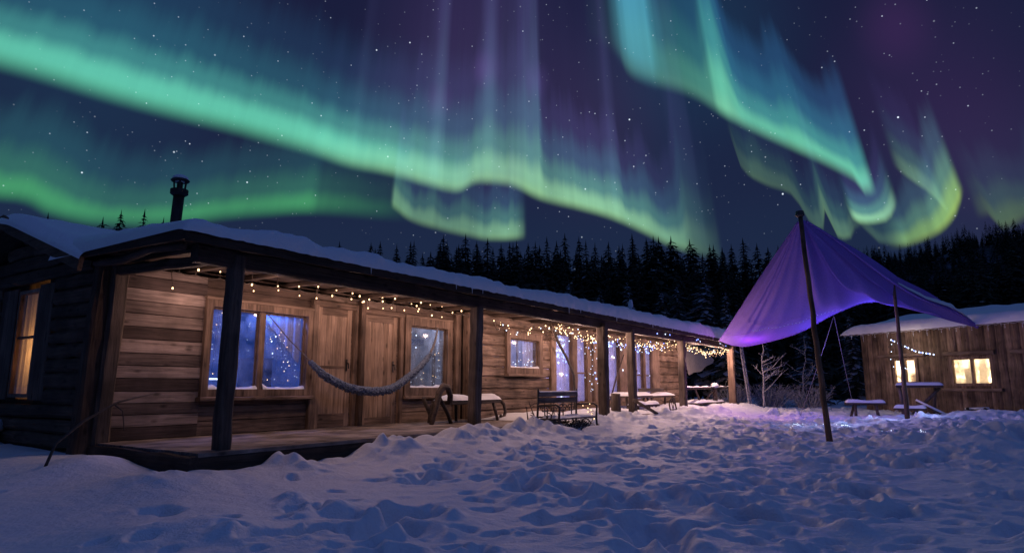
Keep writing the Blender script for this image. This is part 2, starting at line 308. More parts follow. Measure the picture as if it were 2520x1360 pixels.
def snowmat(name, c=(.80, .84, .90), s1=9.0, s2=70.0, st=.5):
    m, n, o = newmat(name); nd = n.nodes; lk = n.links.new
    tc = nd.new('ShaderNodeTexCoord')
    a = nd.new('ShaderNodeTexNoise'); lk(tc.outputs['Object'], a.inputs['Vector']); a.inputs['Scale'].default_value = s1; a.inputs['Detail'].default_value = 6; a.inputs['Roughness'].default_value = .62
    b = nd.new('ShaderNodeTexNoise'); lk(tc.outputs['Object'], b.inputs['Vector']); b.inputs['Scale'].default_value = s2; b.inputs['Detail'].default_value = 3
    bp = nd.new('ShaderNodeBump'); bp.inputs['Strength'].default_value = st; bp.inputs['Distance'].default_value = .05; lk(a.outputs[0], bp.inputs['Height'])
    bq = nd.new('ShaderNodeBump'); bq.inputs['Strength'].default_value = st * .8; bq.inputs['Distance'].default_value = .008; lk(b.outputs[0], bq.inputs['Height']); lk(bp.outputs[0], bq.inputs['Normal'])
    p = nd.new('ShaderNodeBsdfPrincipled'); p.inputs['Base Color'].default_value = (*c, 1); p.inputs['Roughness'].default_value = .55; p.inputs['Specular IOR Level'].default_value = .35
    lk(bq.outputs[0], p.inputs['Normal']); lk(p.outputs[0], o.inputs[0]); return m
def glow(name, c, s):
    m, n, o = newmat(name); e = n.nodes.new('ShaderNodeEmission'); e.inputs[0].default_value = (*c, 1); e.inputs[1].default_value = s
    n.links.new(e.outputs[0], o.inputs[0]); m.cycles.emission_sampling = 'NONE'; return m
def glassmat(name, frost=0.0, tint=(1, 1, 1)):
    m, n, o = newmat(name); nd = n.nodes; lk = n.links.new
    t = nd.new('ShaderNodeBsdfTransparent'); t.inputs[0].default_value = (*tint, 1)
    g = nd.new('ShaderNodeBsdfGlossy'); g.inputs['Roughness'].default_value = .04; g.inputs[0].default_value = (.9, .95, 1, 1)
    f = nd.new('ShaderNodeLayerWeight'); f.inputs[0].default_value = .5
    fp = nd.new('ShaderNodeMath'); fp.operation = 'POWER'; lk(f.outputs['Facing'], fp.inputs[0]); fp.inputs[1].default_value = 5
    fm = nd.new('ShaderNodeMath'); fm.operation = 'MULTIPLY_ADD'; lk(fp.outputs[0], fm.inputs[0]); fm.inputs[1].default_value = .6; fm.inputs[2].default_value = .03
    mx = nd.new('ShaderNodeMixShader'); lk(fm.outputs[0], mx.inputs[0]); lk(t.outputs[0], mx.inputs[1]); lk(g.outputs[0], mx.inputs[2])
    last = mx.outputs[0]
    if frost:
        tc = nd.new('ShaderNodeTexCoord'); a = nd.new('ShaderNodeTexNoise'); lk(tc.outputs['Object'], a.inputs['Vector']); a.inputs['Scale'].default_value = 3.5; a.inputs['Detail'].default_value = 6; a.inputs['Roughness'].default_value = .6
        r = nd.new('ShaderNodeMapRange'); lk(a.outputs[0], r.inputs[0]); r.inputs[1].default_value = .35; r.inputs[2].default_value = .65; r.inputs[3].default_value = max(0, frost - .35); r.inputs[4].default_value = min(1, frost + .25)
        d = nd.new('ShaderNodeBsdfDiffuse'); d.inputs[0].default_value = (.7, .75, .8, 1); tr = nd.new('ShaderNodeBsdfTranslucent'); tr.inputs[0].default_value = (.85, .85, .85, 1)
        ds = nd.new('ShaderNodeMixShader'); ds.inputs[0].default_value = .75; lk(d.outputs[0], ds.inputs[1]); lk(tr.outputs[0], ds.inputs[2])
        m2 = nd.new('ShaderNodeMixShader'); lk(r.outputs[0], m2.inputs[0]); lk(last, m2.inputs[1]); lk(ds.outputs[0], m2.inputs[2]); last = m2.outputs[0]
    lk(last, o.inputs[0]); return m
def cloth(name, c, trans=.4, nscale=30.0, var=.15, rough=.9):
    m, n, o = newmat(name); nd = n.nodes; lk = n.links.new
    tc = nd.new('ShaderNodeTexCoord'); g = nd.new('ShaderNodeTexNoise'); lk(tc.outputs['Object'], g.inputs['Vector']); g.inputs['Scale'].default_value = nscale; g.inputs['Detail'].default_value = 4
    r = nd.new('ShaderNodeMapRange'); lk(g.outputs[0], r.inputs[0]); r.inputs[1].default_value = .3; r.inputs[2].default_value = .7; r.inputs[3].default_value = 1 - var; r.inputs[4].default_value = 1 + var
    s = nd.new('ShaderNodeVectorMath'); s.operation = 'SCALE'; s.inputs[0].default_value = c; lk(r.outputs[0], s.inputs['Scale'])
    d = nd.new('ShaderNodeBsdfDiffuse'); t = nd.new('ShaderNodeBsdfTranslucent'); lk(s.outputs[0], d.inputs[0]); lk(s.outputs[0], t.inputs[0])
    bp = nd.new('ShaderNodeBump'); bp.inputs['Strength'].default_value = .3; bp.inputs['Distance'].default_value = .01; lk(g.outputs[0], bp.inputs['Height']); lk(bp.outputs[0], d.inputs['Normal'])
    mx = nd.new('ShaderNodeMixShader'); mx.inputs[0].default_value = trans; lk(d.outputs[0], mx.inputs[1]); lk(t.outputs[0], mx.inputs[2]); lk(mx.outputs[0], o.inputs[0]); return m

M_BOARD = wood('board_wood', (.105, .075, .068), (.44, .345, .305), 'x', contrast=1.0)
M_HONEY = wood('honey_board_wood', (.15, .10, .078), (.34, .25, .20), 'x', contrast=1.2)
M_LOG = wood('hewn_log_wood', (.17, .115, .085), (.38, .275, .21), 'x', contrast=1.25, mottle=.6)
M_TRIM_Z = wood('trim_wood_upright', (.18, .12, .09), (.34, .24, .18), 'z', contrast=1.15)
M_TRIM_X = wood('trim_wood_level', (.18, .12, .09), (.34, .24, .18), 'x', contrast=1.15)
M_DOOR = wood('door_wood', (.33, .225, .16), (.47, .335, .25), 'z', contrast=.95, mottle=.3)
M_POST = wood('weathered_post_wood', (.10, .075, .06), (.17, .135, .115), 'z', contrast=1.1)
M_BEAM = wood('dark_beam_wood', (.055, .04, .032), (.12, .085, .065), 'x', contrast=1.0)
M_CEIL = wood('dimmed_ceiling_wood', (.045, .032, .028), (.10, .07, .058), 'x', contrast=.9)  # ceiling shade put into the colour: wood darkened against the lamps below
M_BEAMY = wood('dark_beam_wood_across', (.055, .04, .032), (.13, .09, .07), 'y', contrast=1.0)
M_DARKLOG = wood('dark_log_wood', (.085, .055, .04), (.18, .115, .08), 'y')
M_DARKZ = wood('dark_upright_wood', (.10, .065, .048), (.18, .12, .09), 'z')
M_DECK = wood('frosty_deck_wood', (.30, .25, .22), (.46, .40, .37), 'x', mottle=.7)
M_SLAB = wood('slab_wood', (.15, .105, .07), (.42, .30, .205), 'z', contrast=1.2, mottle=.6)
M_SLABX = wood('slab_ledge_wood', (.20, .15, .11), (.30, .22, .16), 'x')
M_GREYX = wood('grey_bench_wood', (.07, .055, .048), (.14, .11, .095), 'x')
M_SLATX = wood('bench_slat_wood', (.16, .13, .115), (.27, .22, .195), 'x')
M_POLE = wood('pole_wood', (.13, .08, .055), (.22, .15, .11), 'z', contrast=1.0)
M_IRON = plain('wrought_iron', (.075, .068, .064), .5, .7)
M_PIPE = plain('sooty_pipe', (.035, .032, .03), .6, .5)
M_SNOW = snowmat('roof_snow')
M_SNOWG = snowmat('ground_snow', s1=7.0, s2=42.0, st=.75)
M_FROST = snowmat('frost', (.7, .75, .82), 20, 60, .3)
M_GLASS = glassmat('window_glass', .03); M_CLEAR = glassmat('clear_window_glass'); M_FROSTGLASS = glassmat('frosted_window_glass', .75)
M_ROOM = plain('room_plaster', (.55, .57, .62), .8, var=.2, nscale=2)
M_ROOMF = plain('room_floor', (.30, .32, .38), .6, var=.2)
M_DARKFURN = plain('dark_furniture', (.06, .07, .10), .6)
M_WARM = glow('warm_bulb_glow', (1, .60, .30), 5)
M_WARM2 = glow('warm_fairy_glow', (1, .66, .34), 6)
M_BLUEB = glow('blue_bulb_glow', (.22, .32, 1), 4)
M_WHITEB = glow('white_bulb_glow', (.62, .75, 1), 4)
M_WIRE = plain('light_wire', (.05, .035, .025), .6)
M_ROPE = cloth('rope_fibre', (.17, .16, .17), 0, 60)
M_WOOL = cloth('grey_wool', (.15, .19, .28), .1, 40, .5)
M_CURT = cloth('sheer_warm_curtain', (.75, .6, .45), .65, 6, .12)
M_CURTV = cloth('sheer_pale_curtain', (.66, .68, .8), .65, 6, .15)
M_TARP = cloth('lilac_tarp', (.30, .19, .66), .16, 26, .12)
M_GREYTARP = cloth('grey_tarp', (.32, .31, .33), .3, 18)
M_BARK = plain('bark', (.05, .038, .03), .9, nscale=20)
M_NEEDLE = plain('spruce_needles', (.022, .034, .022), .8, nscale=2, var=.5)
M_NEEDLESNOW = plain('snow_on_needles', (.40, .43, .50), .8, nscale=9, var=.4)
M_BRANCH = plain('frosted_twig', (.30, .30, .34), .8, nscale=15, var=.4)
M_TWIG = plain('dark_twig', (.06, .05, .045), .9, nscale=15)

def make_bulb_mesh(r, mat, name):
    b = MB(); b.ball((0, 0, 0), r, n=8, m=6, sq=(1, 1, 1.25)); return b.mesh(name, mat, True)

# ------------------------------------------------------------------ snow ground
CO = Vector((-5.02, 7.99, .343)); CA = R(56)            # corner of the long cabin at deck height; +x along its front, +y into it
cux = (math.cos(CA), math.sin(CA)); cuy = (-math.sin(CA), math.cos(CA))
def c2w(x, y, z=0.0): return Vector((CO.x + cux[0] * x + cuy[0] * y, CO.y + cux[1] * x + cuy[1] * y, CO.z + z))
GX0, GX1, GY0, GY1, GS = -16.0, 24.0, 0.0, 34.0, .025
rng = np.random.default_rng(5)
def vnoise(X, Y, s, seed):
    r = np.random.default_rng(seed); T = r.random((256, 256)).astype(np.float32)
    x = X / s + 1000.0; y = Y / s + 1000.0
    xi = np.floor(x).astype(np.int64); yi = np.floor(y).astype(np.int64); fx = x - xi; fy = y - yi
    fx = fx * fx * fx * (fx * (fx * 6 - 15) + 10); fy = fy * fy * fy * (fy * (fy * 6 - 15) + 10)
    a = T[xi & 255, yi & 255]; b = T[(xi + 1) & 255, yi & 255]; c = T[xi & 255, (yi + 1) & 255]; d = T[(xi + 1) & 255, (yi + 1) & 255]
    return (a * (1 - fx) + b * fx) * (1 - fy) + (c * (1 - fx) + d * fx) * fy - .5
def sstep(v, a, b): t = np.clip((v - a) / (b - a), 0, 1); return t * t * (3 - 2 * t)
def to_local(X, Y):
    dx = X - CO.x; dy = Y - CO.y
    return dx * cux[0] + dy * cux[1], dx * cuy[0] + dy * cuy[1]
def base_h(X, Y):
    lx, ly = to_local(X, Y)
    dist = np.hypot(X, Y)
    h = .12 * sstep(Y, 5, 20) + .3 * sstep(dist, 34, 60)
    d = np.maximum(0, -2.35 - ly)                                   # in front of the deck
    out = np.maximum(0, np.maximum(-lx, lx - 21))
    bank = .11 * np.exp(-(d / 1.1) ** 1.3) * np.exp(-(out / 2.2) ** 2)
    bank += .03 * np.exp(-((d - 2.2) / 1.6) ** 2) * sstep(lx, -4, 2)
    left = .2 * np.exp(-(np.maximum(0, -lx - .2) / 1.8) ** 2) * sstep(ly, -2.6, 0)
    h = h + np.maximum(bank, left)
    under = sstep(ly, -2.35, -1.9) * sstep(lx, -.15, .3) * (1 - sstep(lx, 20.3, 21))
    h = h * (1 - under) + (-.05) * under
    return h
gx = np.arange(GX0, GX1, GS); gy = np.arange(GY0, GY1, GS)
GXX, GYY = np.meshgrid(gx, gy, indexing='ij')
H = base_h(GXX, GYY)
LX, LY = to_local(GXX, GYY)
openm = 1 - sstep(LY, -4.0, -2.9) * sstep(LX, -1, .3) * (1 - sstep(LX, 20, 22))
tram = sstep(GXX - (-2.1 + (GYY - 4.3) * .17), -1.2, 1.6)
tram = np.clip(tram, .0, 1) * openm * np.clip(1.0 + 1.3 * vnoise(GXX, GYY, 2.3, 31) + 1.0 * vnoise(GXX, GYY, .9, 32), .15, 1)
H += .16 * vnoise(GXX, GYY, 3.1, 1) + .07 * vnoise(GXX, GYY, 1.1, 2) * (.4 + .6 * tram) + .075 * vnoise(GXX, GYY, .45, 3) * (.12 + .88 * tram) + .026 * vnoise(GXX, GYY, .16, 4) * (.25 + .75 * tram)
H += tram * (.04 * (.25 - np.abs(vnoise(GXX, GYY, .36, 51))) + .03 * (.25 - np.abs(vnoise(GXX, GYY, .17, 52))) + .012 * vnoise(GXX, GYY, .07, 53))
# footprints and trampled hollows
def stamp(cx, cy, rx, ry, ang, depth, rim):
    R_ = max(rx, ry) * 1.9
    i0 = max(0, int((cx - R_ - GX0) / GS)); i1 = min(len(gx), int((cx + R_ - GX0) / GS) + 1)
    j0 = max(0, int((cy - R_ - GY0) / GS)); j1 = min(len(gy), int((cy + R_ - GY0) / GS) + 1)
    if i1 - i0 < 2 or j1 - j0 < 2: return
    X = GXX[i0:i1, j0:j1] - cx; Y = GYY[i0:i1, j0:j1] - cy
    u = (X * math.cos(ang) + Y * math.sin(ang)) / rx; v = (-X * math.sin(ang) + Y * math.cos(ang)) / ry
    r = np.sqrt(u * u + v * v) + .75 * vnoise(GXX[i0:i1, j0:j1], GYY[i0:i1, j0:j1], max(.14, rx), int(cx * 131 + cy * 17) & 1023) + .35 * vnoise(GXX[i0:i1, j0:j1], GYY[i0:i1, j0:j1], .09, 9)
    r = np.maximum(r, 0)
    H[i0:i1, j0:j1] += -depth * np.where(r < 1, (1 - r * r) ** 2, 0) + rim * np.exp(-((r - 1.15) / .3) ** 2) * np.clip(.4 + 2.2 * vnoise(GXX[i0:i1, j0:j1], GYY[i0:i1, j0:j1], .2, 12), 0, 1.4)
for k in range(13000):
    x = rng.uniform(-7, 20); y = rng.uniform(2.5, 27)
    i = int((x - GX0) / GS); j = int((y - GY0) / GS)
    if rng.random() > tram[i, j] * .95 + .035: continue
    big = rng.random()
    rx = rng.uniform(.06, .14) if big < .78 else rng.uniform(.14, .32)
    stamp(x, y, rx, rx * rng.uniform(.5, .85), rng.uniform(0, 3.14), rx * rng.uniform(.5, 1.0), rx * rng.uniform(.03, .2))
# crumbled lumps thrown up between the hollows
for k in range(1800):
    x = rng.uniform(-5, 20); y = rng.uniform(2.5, 27)
    i = int((x - GX0) / GS); j = int((y - GY0) / GS)
    if rng.random() > tram[i, j] * .9: continue
    rx = rng.uniform(.06, .2); stamp(x, y, rx, rx * rng.uniform(.6, .9), rng.uniform(0, 3.14), -rx * rng.uniform(.15, .4), 0)
for _ in range(1):
    H[1:-1, 1:-1] = (H[1:-1, 1:-1] * 2 + H[:-2, 1:-1] + H[2:, 1:-1] + H[1:-1, :-2] + H[1:-1, 2:]) / 6
# pointed drifts along the deck edge, shaped by drips from the roof
x = -.6
while x < 20.6:
    p = c2w(x, rng.uniform(-2.75, -2.4)); hgt = rng.uniform(.06, .26) * (1.2 if 4 < x < 10 else .9); wdt = rng.uniform(.10, .26)
    if x < .5: hgt *= .5
    r = np.hypot(GXX - p.x, GYY - p.y); lx0, ly0 = LX - x, LY + 2.5
    rr = np.sqrt((lx0 / wdt) ** 2 + (ly0 / (wdt * 2.1)) ** 2)
    H += hgt * np.exp(-rr ** 1.15) * (1 + .6 * vnoise(GXX, GYY, .13, 77)) * (.6 if x > 17 else 1.0)
    x += rng.uniform(.16, .5)
# banks in the yard: (x, y, height, radius)
for bx, by, bh, br in [(-4.3, 7.0, .12, .5), (-5.2, 6.9, .08, .9), (-3.2, 6.4, .05, .6), (7.6, 10.6, .26, 1.1), (8.8, 10.9, .20, 1.3), (6.6, 9.9, .12, .8), (1.56, 12.1, .1, .28), (.95, 11.35, .08, .25), (9.6, 14.2, .1, 1.6), (12.8, 17.6, .15, 1.6), (14.8, 17.2, .16, 1.3), (-2.1, 4.3, .12, .7)]:
    H += bh * np.exp(-(((GXX - bx) ** 2 + (GYY - by) ** 2) / br ** 2)) * (1 + .5 * vnoise(GXX, GYY, .5, 88))
def gh(X, Y):
    X = np.asarray(X, float); Y = np.asarray(Y, float)
    u = (X - GX0) / GS; v = (Y - GY0) / GS
    inside = (u > 1) & (v > 1) & (u < len(gx) - 3) & (v < len(gy) - 3)
    uc = np.clip(u, 1, len(gx) - 3); vc = np.clip(v, 1, len(gy) - 3); i = uc.astype(int); j = vc.astype(int); a = uc - i; b = vc - j
    s = (H[i, j] * (1 - a) + H[i + 1, j] * a) * (1 - b) + (H[i, j + 1] * (1 - a) + H[i + 1, j + 1] * a) * b
    far = base_h(X, Y) + .16 * vnoise(X, Y, 3.1, 1)
    e = np.minimum(np.minimum(u, len(gx) - u), np.minimum(v, len(gy) - v)) * GS
    w = sstep(e, .2, 1.5)
    return np.where(inside, s * w + far * (1 - w), far)
def G(x, y): return float(gh(np.array([x]), np.array([y]))[0])
def make_ground():
    fine = np.radians(np.linspace(-46, 46, 821)); lo = np.radians(np.linspace(-180, -46, 60)[:-1]); hi = np.radians(np.linspace(46, 180, 60)[1:])
    an = np.concatenate([lo, fine, hi])
    ra = np.concatenate([np.linspace(.3, 3, 30)[:-1], np.geomspace(3, 34, 560), np.geomspace(34, 1500, 50)[1:]])
    A, Q = np.meshgrid(an, ra, indexing='ij'); X = Q * np.sin(A); Y = Q * np.cos(A)
    Zz = gh(X, Y)
    na, nr = A.shape
    co = np.stack([X, Y, Zz], -1).reshape(-1, 3)
    I, J = np.meshgrid(np.arange(na - 1), np.arange(nr - 1), indexing='ij'); a = (I * nr + J).ravel()
    fs = np.stack([a, a + 1, a + nr + 1, a + nr], -1)
    me = bpy.data.meshes.new('snow_ground'); me.vertices.add(len(co)); me.vertices.foreach_set('co', co.astype(np.float32).ravel())
    me.loops.add(fs.size); me.loops.foreach_set('vertex_index', fs.ravel().astype(np.int32))
    me.polygons.add(len(fs)); me.polygons.foreach_set('loop_start', np.arange(0, fs.size, 4, dtype=np.int32)); me.polygons.foreach_set('use_smooth', np.ones(len(fs), bool))
    me.materials.append(M_SNOWG); me.update(); me.validate()
    o = bpy.data.objects.new('snow_ground', me); COL.objects.link(o); tag(o, kind='structure')
make_ground()

# ------------------------------------------------------------------ the long cabin
cabin = thing('log_cabin', 'long low log cabin with a snowy roof and a lit porch strung with lights', 'cabin', CO, CA)
def split_rows(mb, x0, x1, y, z0, z1, rh, th, opens, tones, jit=.004, minw=.04, mat=0, maxlen=3.4):
    """horizontal boards between x0..x1, cut round the openings (x0,x1,z0,z1)"""
    z = z0; k = 0
    while z < z1 - .01:
        h = min(rh * random.uniform(.86, 1.14), z1 - z)
        if z1 - (z + h) < rh * .4: h = z1 - z
        cuts = [(x0, x1)]
        for (a, b, c, d) in opens:
            if c < z + h - .01 and d > z + .01:
                cuts = [q for (p, r) in cuts for q in ((p, min(r, a)), (max(p, b), r)) if q[1] - q[0] > minw]
        for (a, b) in cuts:
            n = max(1, int(math.ceil((b - a) / (maxlen * random.uniform(.7, 1.1)))))
            for q in range(n):
                aa = a + (b - a) * q / n; bb = a + (b - a) * (q + 1) / n
                dy = random.uniform(0, jit)
                mb.box(aa + .0015, bb - .0015, y - dy, y + th, z + .005, z + h - .005, mat, tones(k), .002)
        z += h; k += 1
# front wall, left bay
W1 = (1.38, 3.02, .62, 1.77); D1 = (3.245, 3.985, .001, 1.975); D2 = (4.265, 5.105, .001, 1.945); W2 = (5.44, 6.53, .64, 1.82)
mb = MB()
def tone_alt(k): return max(0, min(1, (.86 if k % 2 else .14) + random.uniform(-.2, .2)))
split_rows(mb, 0.02, 1.3, 0, 0, 2.3, .165, .05, [], tone_alt, jit=.012)
mb.build('plank_wall', M_BOARD, cabin)
mb = MB()
split_rows(mb, 1.3, 6.95, 0.004, 0, 2.3, .2, .05, [W1, D1, D2, W2], lambda k: random.random(), jit=.012)
mb.build('plank_wall', M_HONEY, cabin)
mb = MB(); split_rows(mb, 0.02, 6.95, .062, -.05, 2.3, .33, .03, [W1, D1, D2, W2], lambda k: .2, jit=0)
mb.build('leak_stop_backing', M_BEAM, cabin)
for q in ((.02, 1.37, -.05, 2.3), (1.37, 3.03, -.05, .6), (1.37, 6.95, 1.99, 2.3), (1.37, 3.03, 1.79, 1.988), (3.03, 3.24, -.05, 1.988), (3.99, 4.26, -.05, 1.988), (5.11, 5.43, -.05, 1.988), (5.43, 6.54, -.05, .63), (6.54, 6.95, -.05, 1.988)): mb = MB(); mb.box(q[0], q[1], .0935, .0985, q[2], q[3]); mb.build('leak_stop_backing', M_BEAM, cabin)  # hidden layers added to stop room light leaking between the planks
# rougher log bay, standing a little forward
W3 = (8.46, 9.72, 1.09, 1.75)
def logs(x0, x1, yf, z0, z1, rh, opens, mbx):
    z = z0
    while z < z1 - .02:
        h = min(rh * random.uniform(.85, 1.15), z1 - z)
        cuts = [(x0, x1)]
        for (a, b, c, d) in opens:
            if c < z + h - .02 and d > z + .02:
                cuts = [q for (p, r) in cuts for q in ((p, min(r, a)), (max(p, b), r)) if q[1] - q[0] > .05]
        for (a, b) in cuts:
            nn = max(2, int((b - a) / .22)); t = random.random()
            mbx.beam((a, yf + .08, z + h / 2), (b, yf + .08, z + h / 2), .16, h - .006, nn, .007, .22, 0, t)
        z += h
mb = MB(); logs(7.06, 10.3, -.25, -.1, 2.3, .235, [W3], mb); mb.build('log_wall', M_LOG, cabin)
mb = MB(); logs(17.55, 19.75, -.25, -.1, 2.3, .235, [], mb); mb.build('log_wall', M_LOG, cabin)
for q in ((7.0, 7.06, -.2, .1, 0, 2.3), (7.06, 10.3, -.085, -.05, W3[3], 2.3), (7.06, 10.3, -.085, -.05, 0, W3[2]), (19.7, 19.78, -.2, 4.6, 0, 2.3)): mb = MB(); mb.box(*q, tone=.25); mb.build('leak_stop_backing', M_BEAM, cabin)
mb = MB(); mb.beam((6.86, -.05, 0), (6.86, -.05, 2.2), .16, .1, 8, .004, tone=.5); mb.beam((7.02, -.2, 0), (7.02, -.2, 2.2), .14, .18, 8, .005, tone=.25); mb.build('corner_post', M_TRIM_Z, cabin)
mb = MB(); mb.beam((.02, -.07, -.35), (.1, -.06, 2.2), .2, .17, 8, .008, tone=.35); mb.build('corner_post', M_POST, cabin)
mb = MB(); mb.beam((-.14, -.02, -.4), (-.02, .02, 2.2), .24, .18, 8, .012, tone=.0); mb.build('corner_post', M_DARKZ, cabin)

def window(x0, x1, z0, z1, y, fw=.11, mull=(), depth=.09, glass=None, sill=True, rails=()):
    """frame > (mullions in the frame mesh), sill, pane, snow"""
    f = MB(); f.ring(x0, x1, z0, z1, fw, y - .065, y + .03, random.random()); fr = f.build('window', M_TRIM_Z, cabin)
    h = MB(); h.beam((x0 - fw - .01, y - .03, z1 + fw + .02), (x1 + fw + .01, y - .03, z1 + fw + .02), .09, .04, 6, .003, tone=random.random()); h.build('header', M_TRIM_X, fr)
    for m in mull:
        q = MB(); q.beam((m, y + .01, z0), (m, y + .01, z1), .1, .06, 5, .002, tone=.6); q.build('mullion', M_TRIM_Z, fr)
    # inner sash edges
    xs = [x0] + [v for m in mull for v in (m - .05, m + .05)] + [x1]
    for a, b in zip(xs[::2], xs[1::2]):
        sa = MB(); sa.ring(a + .026, b - .026, z0 + .026, z1 - .026, .025, y + .02, y + .05, .3); sa.build('sash', M_TRIM_Z, fr)
        g = MB(); g.box(a + .02, b - .02, y + .034, y + .038, z0 + .02, z1 - .02); g.build('pane', glass or M_GLASS, fr)
        if sill:
            sn = MB(); ph = random.random() * 9
            sn.grid(lambda u, v, a=a, b=b: (a + (b - a) * u, y + .03 - .075 * math.sin(v * 1.57), z0 + (.028 + .05 * max(0, math.sin(u * 5 + ph)) * max(0, math.sin(u * 13 + 2 * ph)) + .03 * (2 * u - 1) ** 4) * math.cos(v * 1.57)), 24, 5)
            sn.build('snow_on_sill', M_SNOW, fr, True)
    if sill:
        s_ = MB(); s_.beam((x0 - fw - .04, y - .07, z0 - fw - .03), (x1 + fw + .04, y - .07, z0 - fw - .03), .12, .055, 8, .003, tone=.6); s_.build('sill', M_TRIM_X, fr)
    return fr
window(W1[0], W1[1], W1[2], W1[3], 0, .1, mull=(2.215,))
window(W2[0], W2[1], W2[2], W2[3], 0, .15)
window(W3[0], W3[1], W3[2], W3[3], -.25, .14)
# doors
def door(x0, x1, z1, nb, handle_x, cross):
    d = MB()
    st = .1
    xs = [x0 + st + (x1 - x0 - 2 * st) * k / nb for k in range(nb + 1)]
    for a, b in zip(xs, xs[1:]): d.box(a + .002, b - .002, .012, .05, .12, z1 - .12, tone=random.random(), j=.001)
    o = d.build('door', M_DOOR, cabin)
    for p, q in ((x0 + .005, x0 + st), (x1 - st, x1 - .005)): s_ = MB(); s_.box(p, q, -.003, .05, .001, z1 - .001, tone=random.random()); s_.build('stile', M_DOOR, o)
    for c_, d_ in [(.001, .12 if not cross else .22), (z1 - .14, z1 - .001)] + ([(.96, 1.0)] if cross else []):
        r_ = MB(); r_.box(x0 + st + .001, x1 - st - .001, -.001 + (.007 if c_ == .96 else 0), .05, c_, d_, tone=random.random()); r_.build('rail', M_TRIM_X, o)
    h = MB(); h.box(handle_x - .018, handle_x + .018, -.012, -.004, .92, 1.12); h.tube([(handle_x, -.012, 1.05), (handle_x, -.06, 1.05), (handle_x, -.065, .96)], .012); h.build('handle', M_IRON, o)
    for hz in (.35, 1.62): g = MB(); g.box(x0 - .01, x0 + .03, -.016, -.004, hz, hz + .1); g.build('hinge', M_IRON, o)
    return o
door(3.24, 3.99, 1.98, 5, 3.9, True); door(4.26, 5.11, 1.95, 6, 5.02, False)
for xx, w_, zt in ((3.17, .13, 2.06), (4.055, .1, 2.06), (5.185, .1, 2.02), (4.205, .07, 2.02)): mb = MB(); mb.beam((xx, -.03, 0), (xx, -.03, zt), w_, .09, 7, .004, tone=random.random()); mb.build('door_casing', M_TRIM_Z, cabin)
for a, b, z in ((3.1, 4.1, 2.015), (4.17, 5.24, 1.985)): mb = MB(); mb.beam((a, -.032, z), (b, -.032, z), .09, .1, 5, .003, tone=.3); mb.build('door_casing', M_TRIM_X, cabin)
mb = MB(); mb.beam((4.13, -.1, 0), (4.13, -.1, 2.25), .11, .13, 7, .006, tone=.0); mb.build('pilaster', M_DARKZ, cabin)

# glazed veranda: uprights, panes, pale curtains
ups = [(10.42, .24), (11.52, .26), (12.34, .22), (12.78, .3), (13.36, .2), (14.62, .62), (15.45, .28), (16.22, .17), (17.2, .62)]
for xx, w_ in ups: mb = MB(); mb.beam((xx, -.25, .0), (xx, -.25, 2.0), w_, .12, 7, .006, tone=random.random()); mb.build('veranda_upright', M_TRIM_Z, cabin)
for z, h, t in ((2.1, .2, .4), (2.25, .1, .8), (.12, .26, .3)): mb = MB(); mb.beam((10.3, -.25, z), (17.55, -.25, z), .14, h, 24, .006, tone=t); mb.build('veranda_beam', M_TRIM_X, cabin)
for (a, b) in ((10.54, 11.39), (11.65, 12.23), (12.45, 12.63), (12.93, 13.26), (13.46, 14.31), (14.93, 15.31), (15.59, 16.13), (16.31, 16.89)):
    vw = MB(); vw.ring(a + .03, b - .03, .28, 1.97, .03, -.24, -.2, .2); o = vw.build('veranda_window', M_TRIM_Z, cabin)
    if b - a < .7: q = MB(); q.box(a + .03, b - .03, -.236, -.204, 1.0, 1.04, tone=.4); q.build('glazing_bar', M_TRIM_X, o)
    g = MB(); g.box(a + .03, b - .03, -.222, -.218, .25, 2.0); g.build('pane', M_GLASS, o)
    c_ = MB(); w_ = b - a; k0 = random.random() * 6
    c_.grid(lambda u, v: (a + w_ * u, -.12 + .022 * math.sin(u * w_ * 42 + k0 + .8 * math.sin(v * 3)) , .2 + 1.85 * v), max(12, int(w_ * 40)), 6); c_.build('curtain', M_CURTV, o, True)
# rooms behind the windows
def room(x0, x1, y0, y1):
    m_ = MB()
    for (a, b, c, d, e, f, mm) in ((x0, x1, y1, y1 + .05, 0, 2.2, 0), (x0 - .05, x0, y0, y1, 0, 2.2, 0), (x1, x1 + .05, y0, y1, 0, 2.2, 0), (x0, x1, y0, y1, -.06, -.004, 1), (x0, x1, y0, y1, 2.2, 2.26, 0)): m_.box(a, b, c, d, e, f, mm)
    m_.build('room', [M_ROOM, M_ROOMF], cabin)
room(.75, 4.1, .1, 3.2); room(4.25, 8.2, .1, 2.4); room(8.32, 10.2, -.04, 2.0); room(10.3, 17.5, -.02, 1.6)
mb = MB(); mb.box(2.62, 2.98, .75, 1.15, 0, 1.12); mb.box(1.5, 2.3, 1.6, 2.2, .7, .75); mb.box(.6, 1.2, 2.4, 3.1, 0, 1.5); mb.build('cupboard', M_DARKFURN, cabin)
mb = MB(); mb.box(1.75, 1.93, .5, .53, .76, .78); mb.build('strip_lamp', M_WHITEB, cabin)
mb = MB(); mb.grid(lambda u, v: (2.28 + .72 * u + .02, .14 + .02 * math.sin(u * 30), 1.78 - (.75 * u + .02) * v), 20, 6); mb.build('haze_sheet', M_CURTV, cabin, True)  # pale sheet standing in for the hazy reflection across the right pane
mb = MB(); mb.box(5.3, 6.7, 1.2, 1.8, .55, .6); mb.box(5.2, 5.24, .4, .8, 0, 1.9); mb.box(6.35, 6.4, .15, .2, .6, 1.9); mb.box(4.9, 7, 1.0, 1.08, 1.55, 1.68); mb.build('cupboard', M_DARKFURN, cabin)
mb = MB()
for k in range(16): mb.ball((random.uniform(5.4, 6.6), random.uniform(1.1, 1.7), .68 + random.uniform(0, .16)), random.uniform(.05, .14), jit=.2)
